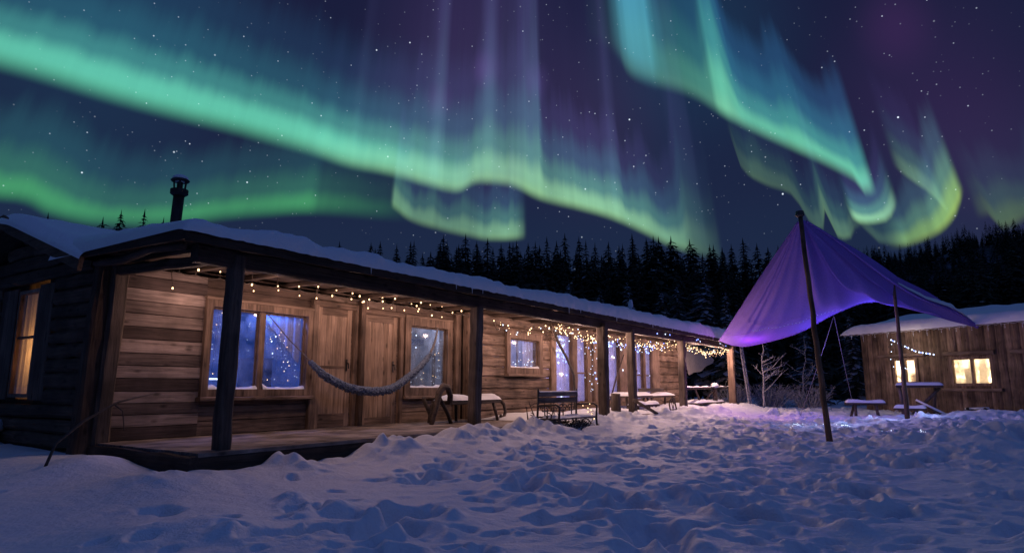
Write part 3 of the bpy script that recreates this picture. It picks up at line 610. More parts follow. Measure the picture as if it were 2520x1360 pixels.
mb.build('heap', M_ROOM, cabin, True)
mb = MB(); mb.ball((5.98, 1.0, .95), .06, sq=(.7, .7, 1.9)); mb.build('table_lamp', M_WHITEB, cabin, True)
mb = MB(); mb.grid(lambda u, v: (9.25 + .47 * u, -.12 + .02 * math.sin(u * 22), 1.1 + .66 * v), 20, 4); mb.build('curtain', M_CURTV, cabin, True)
mb = MB(); mb.grid(lambda u, v: (8.46 + .2 * u, -.12 + .02 * math.sin(u * 12), 1.1 + .66 * v), 10, 4); mb.build('curtain', M_CURTV, cabin, True)
mb = MB(); mb.box(9.05, 9.09, -.1, -.07, 1.1, 1.75); mb.build('mullion', M_DARKFURN, cabin)
BL = (.06, .19, 1.0)
lamp('room_lamp', (2.3, .35, 2.1), 72, BL, .05, cabin); lamp('room_lamp', (1.0, .5, .5), 14, BL, .05, cabin)
lamp('room_lamp', (6.3, .4, 2.1), 34, (.5, .6, 1), .05, cabin); lamp('room_lamp', (9.1, .5, 2.0), 26, (.45, .48, 1), .05, cabin)
for xx, pw in ((11.0, 26), (13.0, 18), (13.9, 26), (16.0, 24)): lamp('room_lamp', (xx, .75, 1.2), pw, (.42, .38, 1), .05, cabin)

# deck
def nz(x, y, s=1.0): return MN.noise(Vector((x * s, y * s, 3.3)))
mb = MB()
yy = -.02
while yy > -2.15:
    x = 0.0
    while x < 20.3:
        e = min(20.3, x + random.uniform(2.6, 4.2)); mb.box(x + .002, e - .002, yy - .155, yy, -.045, -random.uniform(0, .004)); x = e
    yy -= .16
mb.build('deck', M_DECK, cabin)
mb = MB(); mb.beam((-.05, -2.22, -.14), (20.3, -2.22, -.14), .09, .2, 40, .008, tone=.3); mb.build('deck_beam', M_BEAM, cabin)
mb = MB(); mb.beam((-.25, -2.34, -.27), (1.1, -2.3, -.27), .16, .14, 6, .01, tone=.1)
mb.build('deck_beam', M_BEAM, cabin)
mb = MB(); mb.beam((-.04, -.02, -.13), (-.04, -2.28, -.13), .1, .2, 8, .008, tone=.3)
mb.build('deck_joist', M_BEAMY, cabin)
for xx in (2.2, 4.9, 7.5, 9.6, 12.4, 15, 18): mb = MB(); mb.beam((xx, .0, -.12), (xx, -2.12, -.12), .09, .14, 4, .006, tone=.2); mb.build('deck_joist', M_BEAMY, cabin)
mb = MB(); 
def decksnow(u, v):
    x = 7.1 + 13.2 * u; y = -.33 - 1.87 * v
    e = min(1, v * 5, (1 - v) * 9) * min(1, u * 20, (1 - u) * 20)
    return (x, y, -.002 + max(0, e) ** .5 * (.07 + .05 * math.sin(x * 2.3) * math.sin(y * 3.1 + x) + .03 * math.sin(x * 6.1 + y * 4)))
mb.grid(decksnow, 160, 16)
mb.build('deck_snow', M_SNOW, cabin, True)

# porch posts
for xx, yy, w_, zt, lean in ((.36, -2.07, .155, 2.1, .03), (4.8, -2.07, .18, 1.98, .06), (9.48, -2.12, .21, 2.06, .0), (11.16, -2.07, .18, 2.06, -.03), (14.74, -2.07, .2, 2.06, .02), (19.78, -2.07, .23, 2.1, .04)):
    mb = MB(); zb = -.35 if xx > 1 else -.28
    mb.beam((xx, yy, zb), (xx + lean, yy, zt), w_, w_, 12, .006, .14, tone=random.random()); mb.build('porch_post', M_POST if xx < 18 else M_TRIM_Z, cabin)
# porch roof
mb = MB()
mb.beam((-.1, -2.06, 2.06), (20.3, -2.06, 2.06), .14, .2, 60, .006, tone=.4)
mb.build('porch_beam', M_BEAM, cabin)
proof = MB()
for k in range(14):
    y0 = -2.42 + k * .2; z0 = 2.2 + .055 * k / 13
    proof.box(-.38, 20.4, y0, y0 + .197, z0, z0 + .03, tone=random.random())
proof = proof.build('porch_roof', M_CEIL, cabin)
mb = MB(); mb.beam((-.4, -2.42, 2.165), (20.4, -2.42, 2.165), .03, .15, 70, .003, tone=.1); mb.build('fascia', M_BEAM, proof)
mb = MB(); mb.beam((-.40, .15, 2.23), (-.40, -2.44, 2.17), .035, .13, 8, .004, tone=.2); mb.build('fascia', M_BEAMY, proof)
x = .1
mb = MB(); mb.beam((.06, 0, 2.08), (.3, -2.02, 2.08), .1, .12, 8, .006, tone=.5); mb.build('rafter', M_BEAMY, proof)
mb = MB(); mb.tube([(-.2, -.1, 2.14), (-.18, -.7, 2.12), (-.22, -1.4, 2.15), (-.25, -2.1, 2.1)], [.05, .055, .045, .05], 8, tone=.6, jit=.1); mb.build('curved_log', M_BEAMY, proof, True)
while x < 20.2:
    mb = MB(); mb.beam((x, .05, 2.21), (x + random.uniform(-.05, .05), -2.25, 2.165), .07, .07, 5, .005, tone=random.random()); mb.build('rafter', M_BEAMY, proof); x += random.uniform(.7, .85)
def porchsnow(u, v):
    x = -.46 + 20.95 * u; q = v
    th = .155 + .0105 * x + .045 * nz(x, 0, .8) + .05 * nz(x, 5, 2.6) + .03 * nz(x, 9, 7) + .06 * math.exp(-((x - .95) / .25) ** 2) + .05 * math.exp(-((x - 7.2) / .5) ** 2)
    end = min(1, (x + .46) / .16, (20.49 - x) / .3); end = max(0, end) ** .5
    if q < .3:                                  # rounded lip over the eave
        a = q / .3 * math.pi / 2
        y = -2.36 - (.12 + .02 * nz(x, 2, 5)) * math.cos(a); z = 2.2 + th * math.sin(a) * end - .025 * (1 - q / .3) * (.6 + .9 * abs(nz(x, 4, 6)))
    else:
        t = (q - .3) / .7; y = -2.36 + 2.95 * t; z = 2.2 + end * (th + .17 * t + .05 * t * nz(x, y, .9) + .02 * nz(x, y, 3) * min(1, t * 4))
    return (x, y + .02 * nz(x, z, 9), z)
mb = MB(); mb.grid(porchsnow, 520, 22); mb.build('snow_cover', M_SNOW, proof, True)
for k in range(12):
    x = random.uniform(-.3, 20.2); l_ = random.uniform(.03, .1); y = -2.45 + random.uniform(-.015, .02); mb = MB(); mb.tube([(x, y, 2.2), (x, y, 2.16 - l_)], [.011, .002], 5); mb.build('icicle', M_FROST, proof)
# main roof
RY, RZ = 2.36, 3.02
roof = MB()
roof.add([(-.4, -.2, 2.2), (20, -.2, 2.2), (20, RY, RZ), (-.4, RY, RZ), (-.4, 4.95, 2.2), (20, 4.95, 2.2)], [(0, 1, 2, 3), (3, 2, 5, 4)], tone=.3)
roof.add([(-.4, -.2, 2.14), (20, -.2, 2.14), (20, RY, RZ - .06), (-.4, RY, RZ - .06), (-.4, 4.95, 2.14), (20, 4.95, 2.14)], [(3, 2, 1, 0), (4, 5, 2, 3)], tone=.3)
roof = roof.build('roof', M_BEAMY, cabin)
mb = MB(); mb.beam((-.43, -.24, 2.1), (-.43, RY, RZ - .07), .05, .2, 8, .006, tone=.6); mb.build('barge_board', M_DARKLOG, roof)
mb = MB(); mb.beam((-.425, RY, RZ - .07), (-.425, 5.0, 2.1), .05, .2, 8, .006, tone=.5); mb.build('barge_board', M_DARKLOG, roof)
def mainsnow(u, v):
    x = -.5 + 20.3 * u ** 1.5; y = -.35 + 5.45 * v
    rz = RZ - abs(y - RY) * (RZ - 2.2) / 2.56
    e = max(0, min(1, (x + .5) / .2, (5.1 - y) / .25)) ** .5
    th = .13 + .04 * nz(x, y, 1.1) + .02 * nz(x, y, 4)
    return (x, y, rz + .01 - .05 * (1 - e) + th * e - .05 * math.exp(-((y - RY) / .3) ** 2))
mb = MB(); mb.grid(mainsnow, 180, 70); mb.build('snow_cover', M_SNOW, roof, True)
# gable end wall of dark logs
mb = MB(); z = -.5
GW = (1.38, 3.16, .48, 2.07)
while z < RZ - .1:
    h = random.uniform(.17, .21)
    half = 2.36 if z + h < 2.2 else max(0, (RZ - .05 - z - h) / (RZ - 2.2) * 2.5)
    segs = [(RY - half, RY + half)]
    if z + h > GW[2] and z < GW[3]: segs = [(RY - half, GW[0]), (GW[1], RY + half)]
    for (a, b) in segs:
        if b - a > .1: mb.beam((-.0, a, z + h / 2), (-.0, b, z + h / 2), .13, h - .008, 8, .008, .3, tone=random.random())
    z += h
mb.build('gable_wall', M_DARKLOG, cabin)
mb = MB(); mb.add([(.09, 0, 2.2), (.09, 4.72, 2.2), (.09, RY, RZ)], [(0, 1, 2)]); mb.build('leak_stop_backing', M_BEAM, cabin)
for q in ((.0, 4.72, -.2, GW[2]), (.0, 1.9, GW[2], 2.2), (2.6, 4.72, GW[2], 2.2)): mb = MB(); mb.box(.075, .1, *q); mb.build('leak_stop_backing', M_BEAM, cabin)  # unseen sheets added behind the gable logs to block light
gw = MB(); gw.ring(1.93, 2.54, .56, 1.97, .05, -.04, .04, .9); gw.v = [(y, x, z) for (x, y, z) in gw.v]
gw = gw.build('window', M_TRIM_Z, cabin)
mb = MB(); mb.box(-.03, .03, 1.955, 2.52, 1.33, 1.36, tone=.1); mb.build('glazing_bar', M_TRIM_Z, gw)
mb = MB(); mb.box(-.012, -.008, 1.95, 2.525, .55, 1.98); mb.build('pane', M_CLEAR, gw)
mb = MB(); mb.grid(lambda u, v: (.06 + .016 * math.sin(u * 34 + .5 * math.sin(v * 4)) + .008 * math.sin(u * 11), 1.9 + .68 * u, .5 + 1.55 * v), 60, 8); mb.build('curtain', M_CURT, gw, True)
for (a, b) in ((1.4, 1.87), (2.6, 3.16)):
    s_ = MB(); n_ = 4
    for k in range(n_): s_.box(-.05, -.03, a + (b - a) * k / n_ + .002, a + (b - a) * (k + 1) / n_ - .002, .48, 2.06, tone=random.random())
    q = s_.build('shutter', M_DARKZ, gw)
mb = MB(); mb.box(.5, .52, 1.6, 2.9, .3, 2.2); mb.box(.1, .5, 1.58, 1.6, .3, 2.2); mb.box(.1, .5, 2.9, 2.92, .3, 2.2); mb.box(.1, .5, 1.6, 2.9, .28, .3); mb.box(.1, .5, 1.6, 2.9, 2.2, 2.22); mb.build('alcove', M_TRIM_Z, cabin)
lamp('room_lamp', (.40, 2.2, 1.15), 10, (1, .56, .21), .05, cabin)
# stove pipe
st = MB(); st.tube([(1.38, 1.2, 2.5), (1.42, 1.2, 3.62)], .08, 14); ch = st.build('chimney', M_PIPE, cabin, True)
st = MB(); st.tube([(1.42, 1.2, 3.6), (1.42, 1.2, 3.63), (1.42, 1.2, 3.70), (1.42, 1.2, 3.71)], [.09, .13, .13, .10], 14); st.build('collar', M_PIPE, ch)
st = MB()
for k in range(6): a = k * math.pi / 3; st.tube([(1.42 + .085 * math.cos(a), 1.2 + .085 * math.sin(a), 3.7), (1.42 + .1 * math.cos(a), 1.2 + .1 * math.sin(a), 3.84)], .014, 6)
st.tube([(1.42, 1.2, 3.7), (1.42, 1.2, 3.84)], .045, 8)
st.tube([(1.42, 1.2, 3.83), (1.42, 1.2, 3.85), (1.42, 1.2, 3.93)], [.125, .14, .05], 14); st.build('cowl', M_PIPE, ch)
st = MB(); st.ball((1.42, 1.2, 3.88), .12, sq=(1, 1, .55), n=14); st.build('snow_cap', M_SNOW, ch, True)

# ------------------------------------------------------------------ small cabin on the right
RO = Vector((14.16, 22, 0)); RA = math.atan2(-.914, .407)
cab2 = thing('board_cabin', 'small cabin of upright slab boards with two glowing yellow windows and thick roof snow', 'cabin', RO, RA)
mb = MB(); x = -2.62
V1 = (-1.42, -.55, 1.1, 1.97); V2 = (.58, 1.86, 1.04, 1.93); V3 = (2.9, 3.9, 1.0, 1.9)
while x < 6.5:
    w_ = random.uniform(.15, .27); parts = [(-.3, 2.92)]
    for (a, b, c, d) in (V1, V2, V3):
        if a < x + w_ - .02 and b > x + .02: parts = [(-.3, c), (d, 2.92)]
    t = random.random(); dd = random.uniform(0, .05)
    for (a, b) in parts:
        n_ = max(2, int((b - a) / .2)); sec = []; ph = random.random() * 9
        vs = []
        for k in range(n_ + 1):
            z = a + (b - a) * k / n_; e1 = .018 * MN.noise(Vector((x * 5, z * 2.2, 1))); e2 = .018 * MN.noise(Vector((x * 5, z * 2.2, 7)))
            for (px, py) in ((x + e1 - .012, -.005 - dd), (x + w_ * .25 + e1, -.03 - dd), (x + w_ * .75 + e2, -.03 - dd), (x + w_ + e2 + .012, -.005 - dd), (x + w_ + e2, .06), (x + e1, .06)): vs.append((px, py, z))
        fs = [(k * 6 + q, k * 6 + (q + 1) % 6, (k + 1) * 6 + (q + 1) % 6, (k + 1) * 6 + q) for k in range(n_) for q in range(6)] + [tuple(range(5, -1, -1)), tuple(n_ * 6 + q for q in range(6))]
        mb.add(vs, fs, 0, t)
    x += w_
mb.build('slab_wall', M_SLAB, cab2)
mb = MB(); y = .02
while y < 4.5:
    w_ = random.uniform(.16, .26); mb.box(-2.66, -2.6, y, y + w_ - .006, -.3, 2.95 + .2 * min(y, 3.6 - min(y, 3.6)), tone=random.random()); y += w_
mb.build('side_wall', M_SLAB, cab2)
mb = MB(); xs = [-2.6, V1[0], V1[1], V2[0], V2[1], V3[0], V3[1], 6.5]
for q in [(xs[k], xs[k + 1], -.2, 2.9) for k in range(0, 8, 2)] + [(a, b, e, f) for (a, b, c, d) in (V1, V2, V3) for (e, f) in ((-.2, c), (d, 2.9))]: mb = MB(); mb.box(q[0], q[1], .065, .09, q[2], q[3]); mb.build('leak_stop_backing', M_BEAM, cab2)  # unseen layer added behind the slabs to keep lamp light inside
def win2(v, mx, lit=True):
    a, b, c, d = v; f = MB(); fw = .07
    f.ring(a + fw, b - fw, c + fw, d - fw, fw + .02, -.085, .05, .7); o = f.build('window', M_SLAB, cab2)
    f = MB(); f.box(mx - .04, mx + .04, -.06, .05, c + fw, d - fw, tone=.6); f.build('mullion', M_SLAB, o)
    for (p, q) in ((a + fw, mx - .04), (mx + .04, b - fw)):
        g = MB(); g.box(p, q, .0, .005, c + fw, d - fw); g.build('pane', M_FROSTGLASS, o)
    return o
w_ = win2(V1, -1.0)
mb = MB(); mb.beam((-1.92, -.1, 2.08), (-.22, -.1, 2.08), .13, .11, 8, .006, tone=.7); mb.build('header', M_SLABX, w_)
w_ = win2(V2, 1.24)
mb = MB(); mb.beam((.42, -.1, 2.06), (1.98, -.1, 2.06), .13, .13, 8, .006, tone=.5); mb.build('header', M_SLABX, w_)
mb = MB(); mb.beam((.3, -.12, .9), (2.12, -.12, .9), .14, .1, 8, .006, tone=.9); mb.build('sill', M_SLABX, w_)
w_ = win2(V3, 3.4)
mb = MB(); mb.beam((2.45, -.1, 2.04), (4.2, -.1, 2.04), .13, .13, 8, .006, tone=.7); mb.build('header', M_SLABX, w_)
mb = MB()
for (a, b) in ((-2.4, -.2), (.1, 2.3)):
    for bx in ((a, b, 1.6, 1.64), (a - .03, a, .1, 1.6), (b, b + .03, .1, 1.6)): mb.box(bx[0], bx[1], bx[2], bx[3], .1, 2.4)
    mb.box(a, b, .1, 1.6, .08, .12); mb.box(a, b, .1, 1.6, 2.4, 2.44)
mb.build('room', plain('warm_room', (.6, .52, .4), .8, nscale=2, var=.3), cab2)
mb = MB(); mb.box(.85, 1.1, .25, .3, .5, 1.6, j=.06); mb.box(1.0, 1.25, .7, .75, 1.0, 1.7, j=.05); mb.box(1.5, 1.9, .9, .95, 1.3, 1.4); mb.box(-1.0, -.7, .4, .45, .3, 1.5, j=.05); mb.build('furniture', M_TRIM_Z, cab2)
lamp('room_lamp', (1.1, .8, 1.5), 950, (1, .84, .60), .05, cab2); lamp('room_lamp', (-1.2, .7, 1.6), 240, (1, .72, .42), .05, cab2)
r2 = MB()
r2.add([(-3.05, -.42, 2.90), (7, -.42, 2.90), (7, 2.6, 3.45), (-3.05, 2.6, 3.45), (-3.05, 5.3, 2.85), (7, 5.3, 2.85)], [(0, 3, 2, 1), (3, 4, 5, 2)], tone=.3)
r2.add([(-3.05, -.42, 2.95), (7, -.42, 2.95), (7, 2.6, 3.5), (-3.05, 2.6, 3.5), (-3.05, 5.3, 2.9), (7, 5.3, 2.9)], [(0, 1, 2, 3), (3, 2, 5, 4)], tone=.3)
r2 = r2.build('roof', M_SLABX, cab2)
mb = MB(); mb.beam((-3.05, -.44, 2.9), (7, -.44, 2.9), .12, .04, 20, .005, tone=.3); mb.build('fascia', M_SLABX, r2)
def snow2(u, v):
    x = -3.14 + 10.2 * u; e = max(0, min(1, (x + 3.14) / .55)) ** .5
    th = .35 + .05 * nz(x, 0, .9) + .03 * nz(x, 3, 3)
    if v < .3:
        a = v / .3 * math.pi / 2; y = -.3 - (.22 + .02 * nz(x, 7, 4)) * math.cos(a); z = 2.92 + th * math.sin(a) * e - .03 * (1 - v / .3) * (.6 + abs(nz(x, 4, 6)))
    else:
        t = (v - .3) / .7; y = -.3 + 5.7 * t; rz = 2.95 + .187 * min(y, 2.6) - .24 * max(0, y - 2.6); z = rz + (th + .06 * nz(x, y, .8) + .02 * nz(x, y, 3)) * e
    return (x, y, z)
mb = MB(); mb.grid(snow2, 160, 40); mb.build('snow_cover', M_SNOW, r2, True)
for k in range(30): x = -3 + k * .32 + random.uniform(-.1, .1); l_ = random.uniform(.03, .12); mb = MB(); mb.tube([(x, -.48, 2.9), (x, -.48, 2.9 - l_)], [.012, .002], 5); mb.build('icicle', M_FROST, r2)

# ------------------------------------------------------------------ purple tarp canopy on poles
AP = Vector((5.39, 11.8, 4.10)); P1B = Vector((5.65, 11.89, G(5.65, 11.89) - .1)); P2T = Vector((10.1, 17.0, 3.9)); P2B = Vector((10.34, 17.37, G(10.34, 17.37) - .1))
tarp = thing('tarp_canopy', 'purple fabric canopy stretched from leaning wooden poles between the two cabins', 'canopy', (7.9, 16, 0))
def rel(p): return Vector(p) - Vector((7.9, 16, 0))
EPT = [Vector(p) for p in ((6.52, 20.5, 2.43), (6.9, 20.3, 2.27), (7.35, 20.0, 2.25), (8.31, 19.0, 2.53), (9.04, 18.0, 3.02), (10.09, 18.0, 3.33), (12.05, 19.0, 3.15), (13.4, 19.7, 2.96), (14.54, 20.3, 2.83))]
def epath(s):
    t = s * (len(EPT) - 1); i = min(int(t), len(EPT) - 2); f = t - i
    p0 = EPT[max(i - 1, 0)]; p1 = EPT[i]; p2 = EPT[i + 1]; p3 = EPT[min(i + 2, len(EPT) - 1)]
    return .5 * ((2 * p1) + (p2 - p0) * f + (2 * p0 - 5 * p1 + 4 * p2 - p3) * f * f + (3 * p1 - p0 - 3 * p2 + p3) * f ** 3)
def tarpfn(u, v, off=0.0):
    e = epath(u); p = AP.lerp(e, v)
    w_ = math.sin(math.pi * v) * math.sin(math.pi * min(1, max(0, u)))
    fold = (.08 + .15 * sst(u, .35, .6)) * math.sin(u * 34 + 1.5 * math.sin(v * 4)) * (.25 + .75 * sst(u, .3, .6)) * v * (1 - v) * 3.2 + (.02 + .05 * sst(u, .4, .6)) * math.sin(u * 83 + v * 5) * v * (1 - v) * 3
    seam = -.05 * math.exp(-((v - .62 - .25 * u) / .012) ** 2) * (1 if u < .4 else 0)
    belly = -.28 * w_ - .12 * math.sin(math.pi * v) * (1 - sst(u, 0, .35))* sst(u, 0, .05)
    p = p + Vector((0.15 * belly, -.25 * fold, belly + fold + seam + .03 * MN.noise(Vector((u * 9, v * 5, 2))) * w_ + off))
    p = Vector((0, 0, 1)) + (p - Vector((0, 0, 1))) * (1 + .10 * sst(u, .55, 1) * math.sin(math.pi * v))     # the right edge bows back
    return rel(p)
def sst(t, a, b): t = max(0, min(1, (t - a) / (b - a))); return t * t * (3 - 2 * t)
mb = MB(); mb.grid(lambda u, v: tarpfn(u, .012 + .988 * v), 150, 70); mb.build('fabric', M_TARP, tarp, True)
mb = MB(); mb.tube([tarpfn(k / 60, 1) for k in range(61)], .014, 6); mb.tube([tarpfn(0, .02 + .98 * k / 20) for k in range(21)], .015, 6); mb.tube([tarpfn(1, .02 + .98 * k / 20) + Vector((0, 0, .0)) for k in range(21)], [.02 + .035 * k / 20 for k in range(21)], 6); mb.build('hem_rope', M_TARP, tarp)
def snowstrip(u, v):
    t = .42 + .56 * u; p = tarpfn(1, t); a = v * math.pi
    r_ = (.05 + .075 * math.sin(math.pi * min(1, u * 1.05)) ) * (1 + .4 * nz(u * 9, 3, 1.5))
    return p + Vector((r_ * .4 * math.cos(a), -r_ * .8 * math.cos(a), .02 + r_ * 1.25 * math.sin(a)))
mb = MB(); mb.grid(snowstrip, 60, 8); mb.build('snow_strip', M_SNOW, tarp, True)
def pole(b, t, r0, r1, nm='pole'):
    m_ = MB(); b = Vector(b); t = Vector(t); pts = [rel(b.lerp(t, k / 14)) + Vector((random.uniform(-.012, .012), random.uniform(-.012, .012), 0)) for k in range(15)]
    m_.tube(pts, [r0 + (r1 - r0) * k / 14 for k in range(15)], 10, tone=random.random(), jit=.06); return m_.build(nm, M_POLE, tarp, True)
pole(P1B, AP + Vector((-.01, -.005, .07)), .055, .04)
m_ = MB(); m_.tube([rel(AP + Vector((-.01, -.01, .02))), rel(AP + Vector((-.01, -.01, .05))), rel(AP + Vector((-.01, -.01, .13)))], [.05, .085, .07], 10); m_.build('pole_cap', M_IRON, tarp)
pole(P2B, P2T + Vector((-.02, -.03, .02)), .062, .036)
for a, b in (((9.04, 18.2, 2.95), (8.3, 19.2, 0)), ((9.1, 18.3, 2.95), (10.4, 20.1, 0)), ((6.6, 20.6, 2.4), (7.5, 22.9, 2.38))):
    m_ = MB(); b = list(b); b[2] = b[2] or G(b[0], b[1]); m_.tube([rel(Vector(a).lerp(Vector(b), k / 6)) - Vector((0, 0, .06 * math.sin(k / 6 * math.pi))) for k in range(7)], .009, 5); m_.build('guy_rope', M_ROPE, tarp)
LED = make_bulb_mesh(.0035, M_WHITEB, 'led'); LEDB = make_bulb_mesh(.004, M_BLUEB, 'led')
def string_thing(name, label, cat, pts, bulbs, wire_r=.004, group=None, mats=None, wire_mat=None, org=None):
    """wire path(s) + bulbs [(pos, mesh)]"""
    o0 = Vector(org or bulbs[0][0]); t = thing(name, label, cat, o0, 0, group)
    w = MB()
    for p in pts: w.tube([Vector(q) - o0 for q in p], wire_r, 5, cap=False)
    w.build('wire', wire_mat or M_WIRE, t)
    for (p, me) in bulbs[:100]:
        b = bpy.data.objects.new('bulb', me); COL.objects.link(b); b.parent = t; b.location = Vector(p) - o0
    if len(bulbs) > 100:
        w = MB()
        for (p, me) in bulbs[100:]: w.ball(Vector(p) - o0, .017, n=6, m=4)
        s_ = w.build('more_bulbs', M_WARM2, t); s_['kind'] = 'stuff'
    return t
def tw(u, v): return tarpfn(u, v) + Vector((7.9, 16, 0))
pts = [tw(.02 + .5 * k / 40, .90 - .16 * math.sin(k / 40 * math.pi)) + Vector((0, -.04, -.04)) for k in range(41)]
string_thing('led_string', 'thin string of tiny blue white lights along the underside of the purple canopy', 'string lights', [pts], [(p, LED if k % 3 else LEDB) for k, p in enumerate(pts) if k > 14], .003)
pts = []
for k in range(60):
    a = k / 59; xx = 5.9 + 2.5 * a + .25 * math.sin(a * 17); yy = 14.2 + 1.0 * math.sin(a * 5.0) + .25 * math.sin(a * 23); pts.append(Vector((xx, yy, G(xx, yy) + .03)))
LEDS = make_bulb_mesh(.006, M_WHITEB, 'led')
string_thing('led_string', 'string of tiny white lights lying on the snow below the purple canopy', 'string lights', [pts], [(p, LEDS) for p in pts], .003)
lamp('canopy_lamp', (7.0, 19.2, 1.85), 22, (.74, .13, 1), .04); lamp('canopy_lamp', (10.2, 17.9, 2.8), 20, (.19, .18, 1), .03); lamp('canopy_lamp', (8.9, 18.0, 2.0), 34, (.22, .16, 1), .03)
for xx, yy, pw in ((6.5, 14.9, 4), (7.6, 15.4, 6), (9.0, 16.4, 8), (11.0, 17.6, 7)): lamp('snow_light_lamp', (xx, yy, G(xx, yy) + .5), pw, (.42, .52, 1), .02)

# ------------------------------------------------------------------ hammock and porch lights (cabin coordinates turned into world)
def cw(pts): return [c2w(*p) for p in pts]
hp = [(2.98, -.2, 1.06), (3.06, -.3, .93), (3.2, -.38, .80), (3.55, -.46, .65), (4.04, -.48, .585), (4.57, -.46, .64), (5.07, -.44, .88), (5.4, -.42, 1.1), (5.62, -.4, 1.29)]
ham = thing('hammock', 'sagging grey fringed hammock rolled narrow and slung in front of the two doors', 'hammock', c2w(4.1, -.4, .6), CA)
hl = [Vector(p) - Vector((4.1, -.4, .6)) for p in hp]
def hpath(s):
    t = s * (len(hl) - 1); i = min(int(t), len(hl) - 2); f = t - i
    p0 = hl[max(i - 1, 0)]; p1 = hl[i]; p2 = hl[i + 1]; p3 = hl[min(i + 2, len(hl) - 1)]
    return .5 * ((2 * p1) + (p2 - p0) * f + (2 * p0 - 5 * p1 + 4 * p2 - p3) * f * f + (3 * p1 - p0 - 3 * p2 + p3) * f ** 3)
mb = MB(); mb.tube([hpath(k / 60) for k in range(61)], [.018 + .052 * math.sin(k / 60 * math.pi) ** .6 for k in range(61)], 12, jit=.12); mb.build('body', M_WOOL, ham, True)
mb = MB()
for k in range(1000):
    s = random.uniform(.01, .99); p = hpath(s); r_ = .018 + .054 * math.sin(s * math.pi) ** .6; a = random.uniform(0, 6.28)
    q = p + Vector((random.uniform(-.01, .01), r_ * math.cos(a), r_ * math.sin(a) * .9)); e = q + Vector((random.uniform(-.02, .02), .02 * math.cos(a), -random.uniform(.01, .035)))
    mb.tube([q, q.lerp(e, .5) + Vector((0, .01 * math.cos(a), .0)), e], [.008, .010, .004], 5)
mb.build('fringe', M_WOOL, ham, True)
mb = MB(); mb.tube([Vector((2.26, -.075, 1.73)) - Vector((4.1, -.4, .6)), Vector((2.62, -.13, 1.37)) - Vector((4.1, -.4, .6)), hl[0]], .009, 6); mb.build('rope', M_ROPE, ham)
mb = MB(); mb.tube([hl[-1], Vector((5.85, -.3, 1.5)) - Vector((4.1, -.4, .6)), Vector((6.2, -.07, 1.82)) - Vector((4.1, -.4, .6))], [.03, .022, .014], 7, jit=.2)
mb.build('rope', M_ROPE, ham)

BW = make_bulb_mesh(.0125, M_WARM, 'bulb'); BF = make_bulb_mesh(.0115, M_WARM2, 'bulb'); BB = make_bulb_mesh(.014, M_BLUEB, 'bulb'); BWH = make_bulb_mesh(.0115, M_WHITEB, 'bulb')
# icicle strands: (x, top z, bulb heights) in the plane half a metre in front of the wall
BW2 = [make_bulb_mesh(r_, M_WARM, 'bulb') for r_ in (.009, .0112, .0138)]
def strand_set(rows, y, zline):
    pts = []; bulbs = []; x_all = sorted(r[0] for r in rows); line = []
    for i, x in enumerate(x_all):
        line.append(c2w(x, y, zline(x))); 
        if i + 1 < len(x_all): xm = (x + x_all[i + 1]) / 2; line.append(c2w(xm, y, zline(xm) - min(.06, .12 * (x_all[i + 1] - x))))
    pts.append(line)
    for (x, zs) in rows:
        p = [c2w(x, y, zline(x))]
        for z in zs:
            jx = random.uniform(-.03, .03); jy = random.uniform(-.05, .05); p.append(c2w(x + jx, y + jy, z + .02)); bulbs.append((c2w(x + jx, y + jy, z), random.choice(BW2)))
        pts.append(p)
    return pts, bulbs
ROWS = [
 (0.52, (2.15, 1.89,)), (0.60, (2.17,)), (0.82, (2.16,)), (1.17, (2.19,)), (1.66, (2.29, 2.08, 1.99,)), (2.08, (2.36, 2.30, 2.11, 2.05,)), (2.48, (2.25, 2.15, 2.01,)), (2.78, (2.19, 2.01,)), (3.14, (2.18, 2.09,)), (3.48, (2.17, 2.07,)), (3.73, (2.15, 2.05,)), (3.81, (2.07,)), (3.94, (2.12, 1.97,)), (4.15, (2.18,)), (4.28, (2.12, 2.00,)), (4.46, (2.19, 2.03,)), (4.82, (2.02,)), (4.95, (2.15,)), (5.19, (2.20, 2.08,)), (5.12, (2.13, 2.03,)), (5.51, (2.19, 1.99,)), (5.84, (2.24, 2.20,)), (5.82, (1.98,)), (6.11, (2.10,)), (6.45, (2.16,)), (6.72, (2.14,))
]
pts, bulbs = strand_set(ROWS, -.5, lambda x: 2.1)
string_thing('icicle_lights', 'warm icicle string lights dangling under the porch roof above the two plank doors', 'string lights', pts, bulbs, .005)
def garland(x0, x1, y, zf, n, spread, label, mix, depth=.12):
    path = []; k = 0; m_ = int((x1 - x0) / .12)
    for i in range(m_ + 1):
        x = x0 + (x1 - x0) * i / m_; path.append((x + random.uniform(-.05, .05), y + random.uniform(-depth, depth), zf(x) + random.uniform(-spread, spread)))
    loops = [cw(path)]
    for q in range(int((x1 - x0) * 2.2)):
        x = random.uniform(x0, x1); z = zf(x) + random.uniform(-spread, spread); r_ = random.uniform(.05, .14); yy = y + random.uniform(-depth, depth); a0 = random.uniform(0, 6)
        loops.append(cw([(x + r_ * math.cos(a0 + t * .6), yy + .3 * r_ * math.sin(t), z + r_ * math.sin(a0 + t * .6)) for t in range(8)]))
    bulbs = []
    for q in range(n):
        x = random.uniform(x0, x1); p = c2w(x, y + random.uniform(-depth, depth), zf(x) + random.gauss(0, spread * .65)); bulbs.append((p, mix()))
    string_thing('fairy_light_garland', label, 'string lights', loops, bulbs, .0045)
BFS = [make_bulb_mesh(r_, M_WARM2, 'bulb') for r_ in (.006, .008, .010, .013)]
def mixw(): return random.choice(BFS) if random.random() < .93 else BWH
def mixb(): return random.choice(BFS) if random.random() < .78 else (BB if random.random() < .7 else BWH)
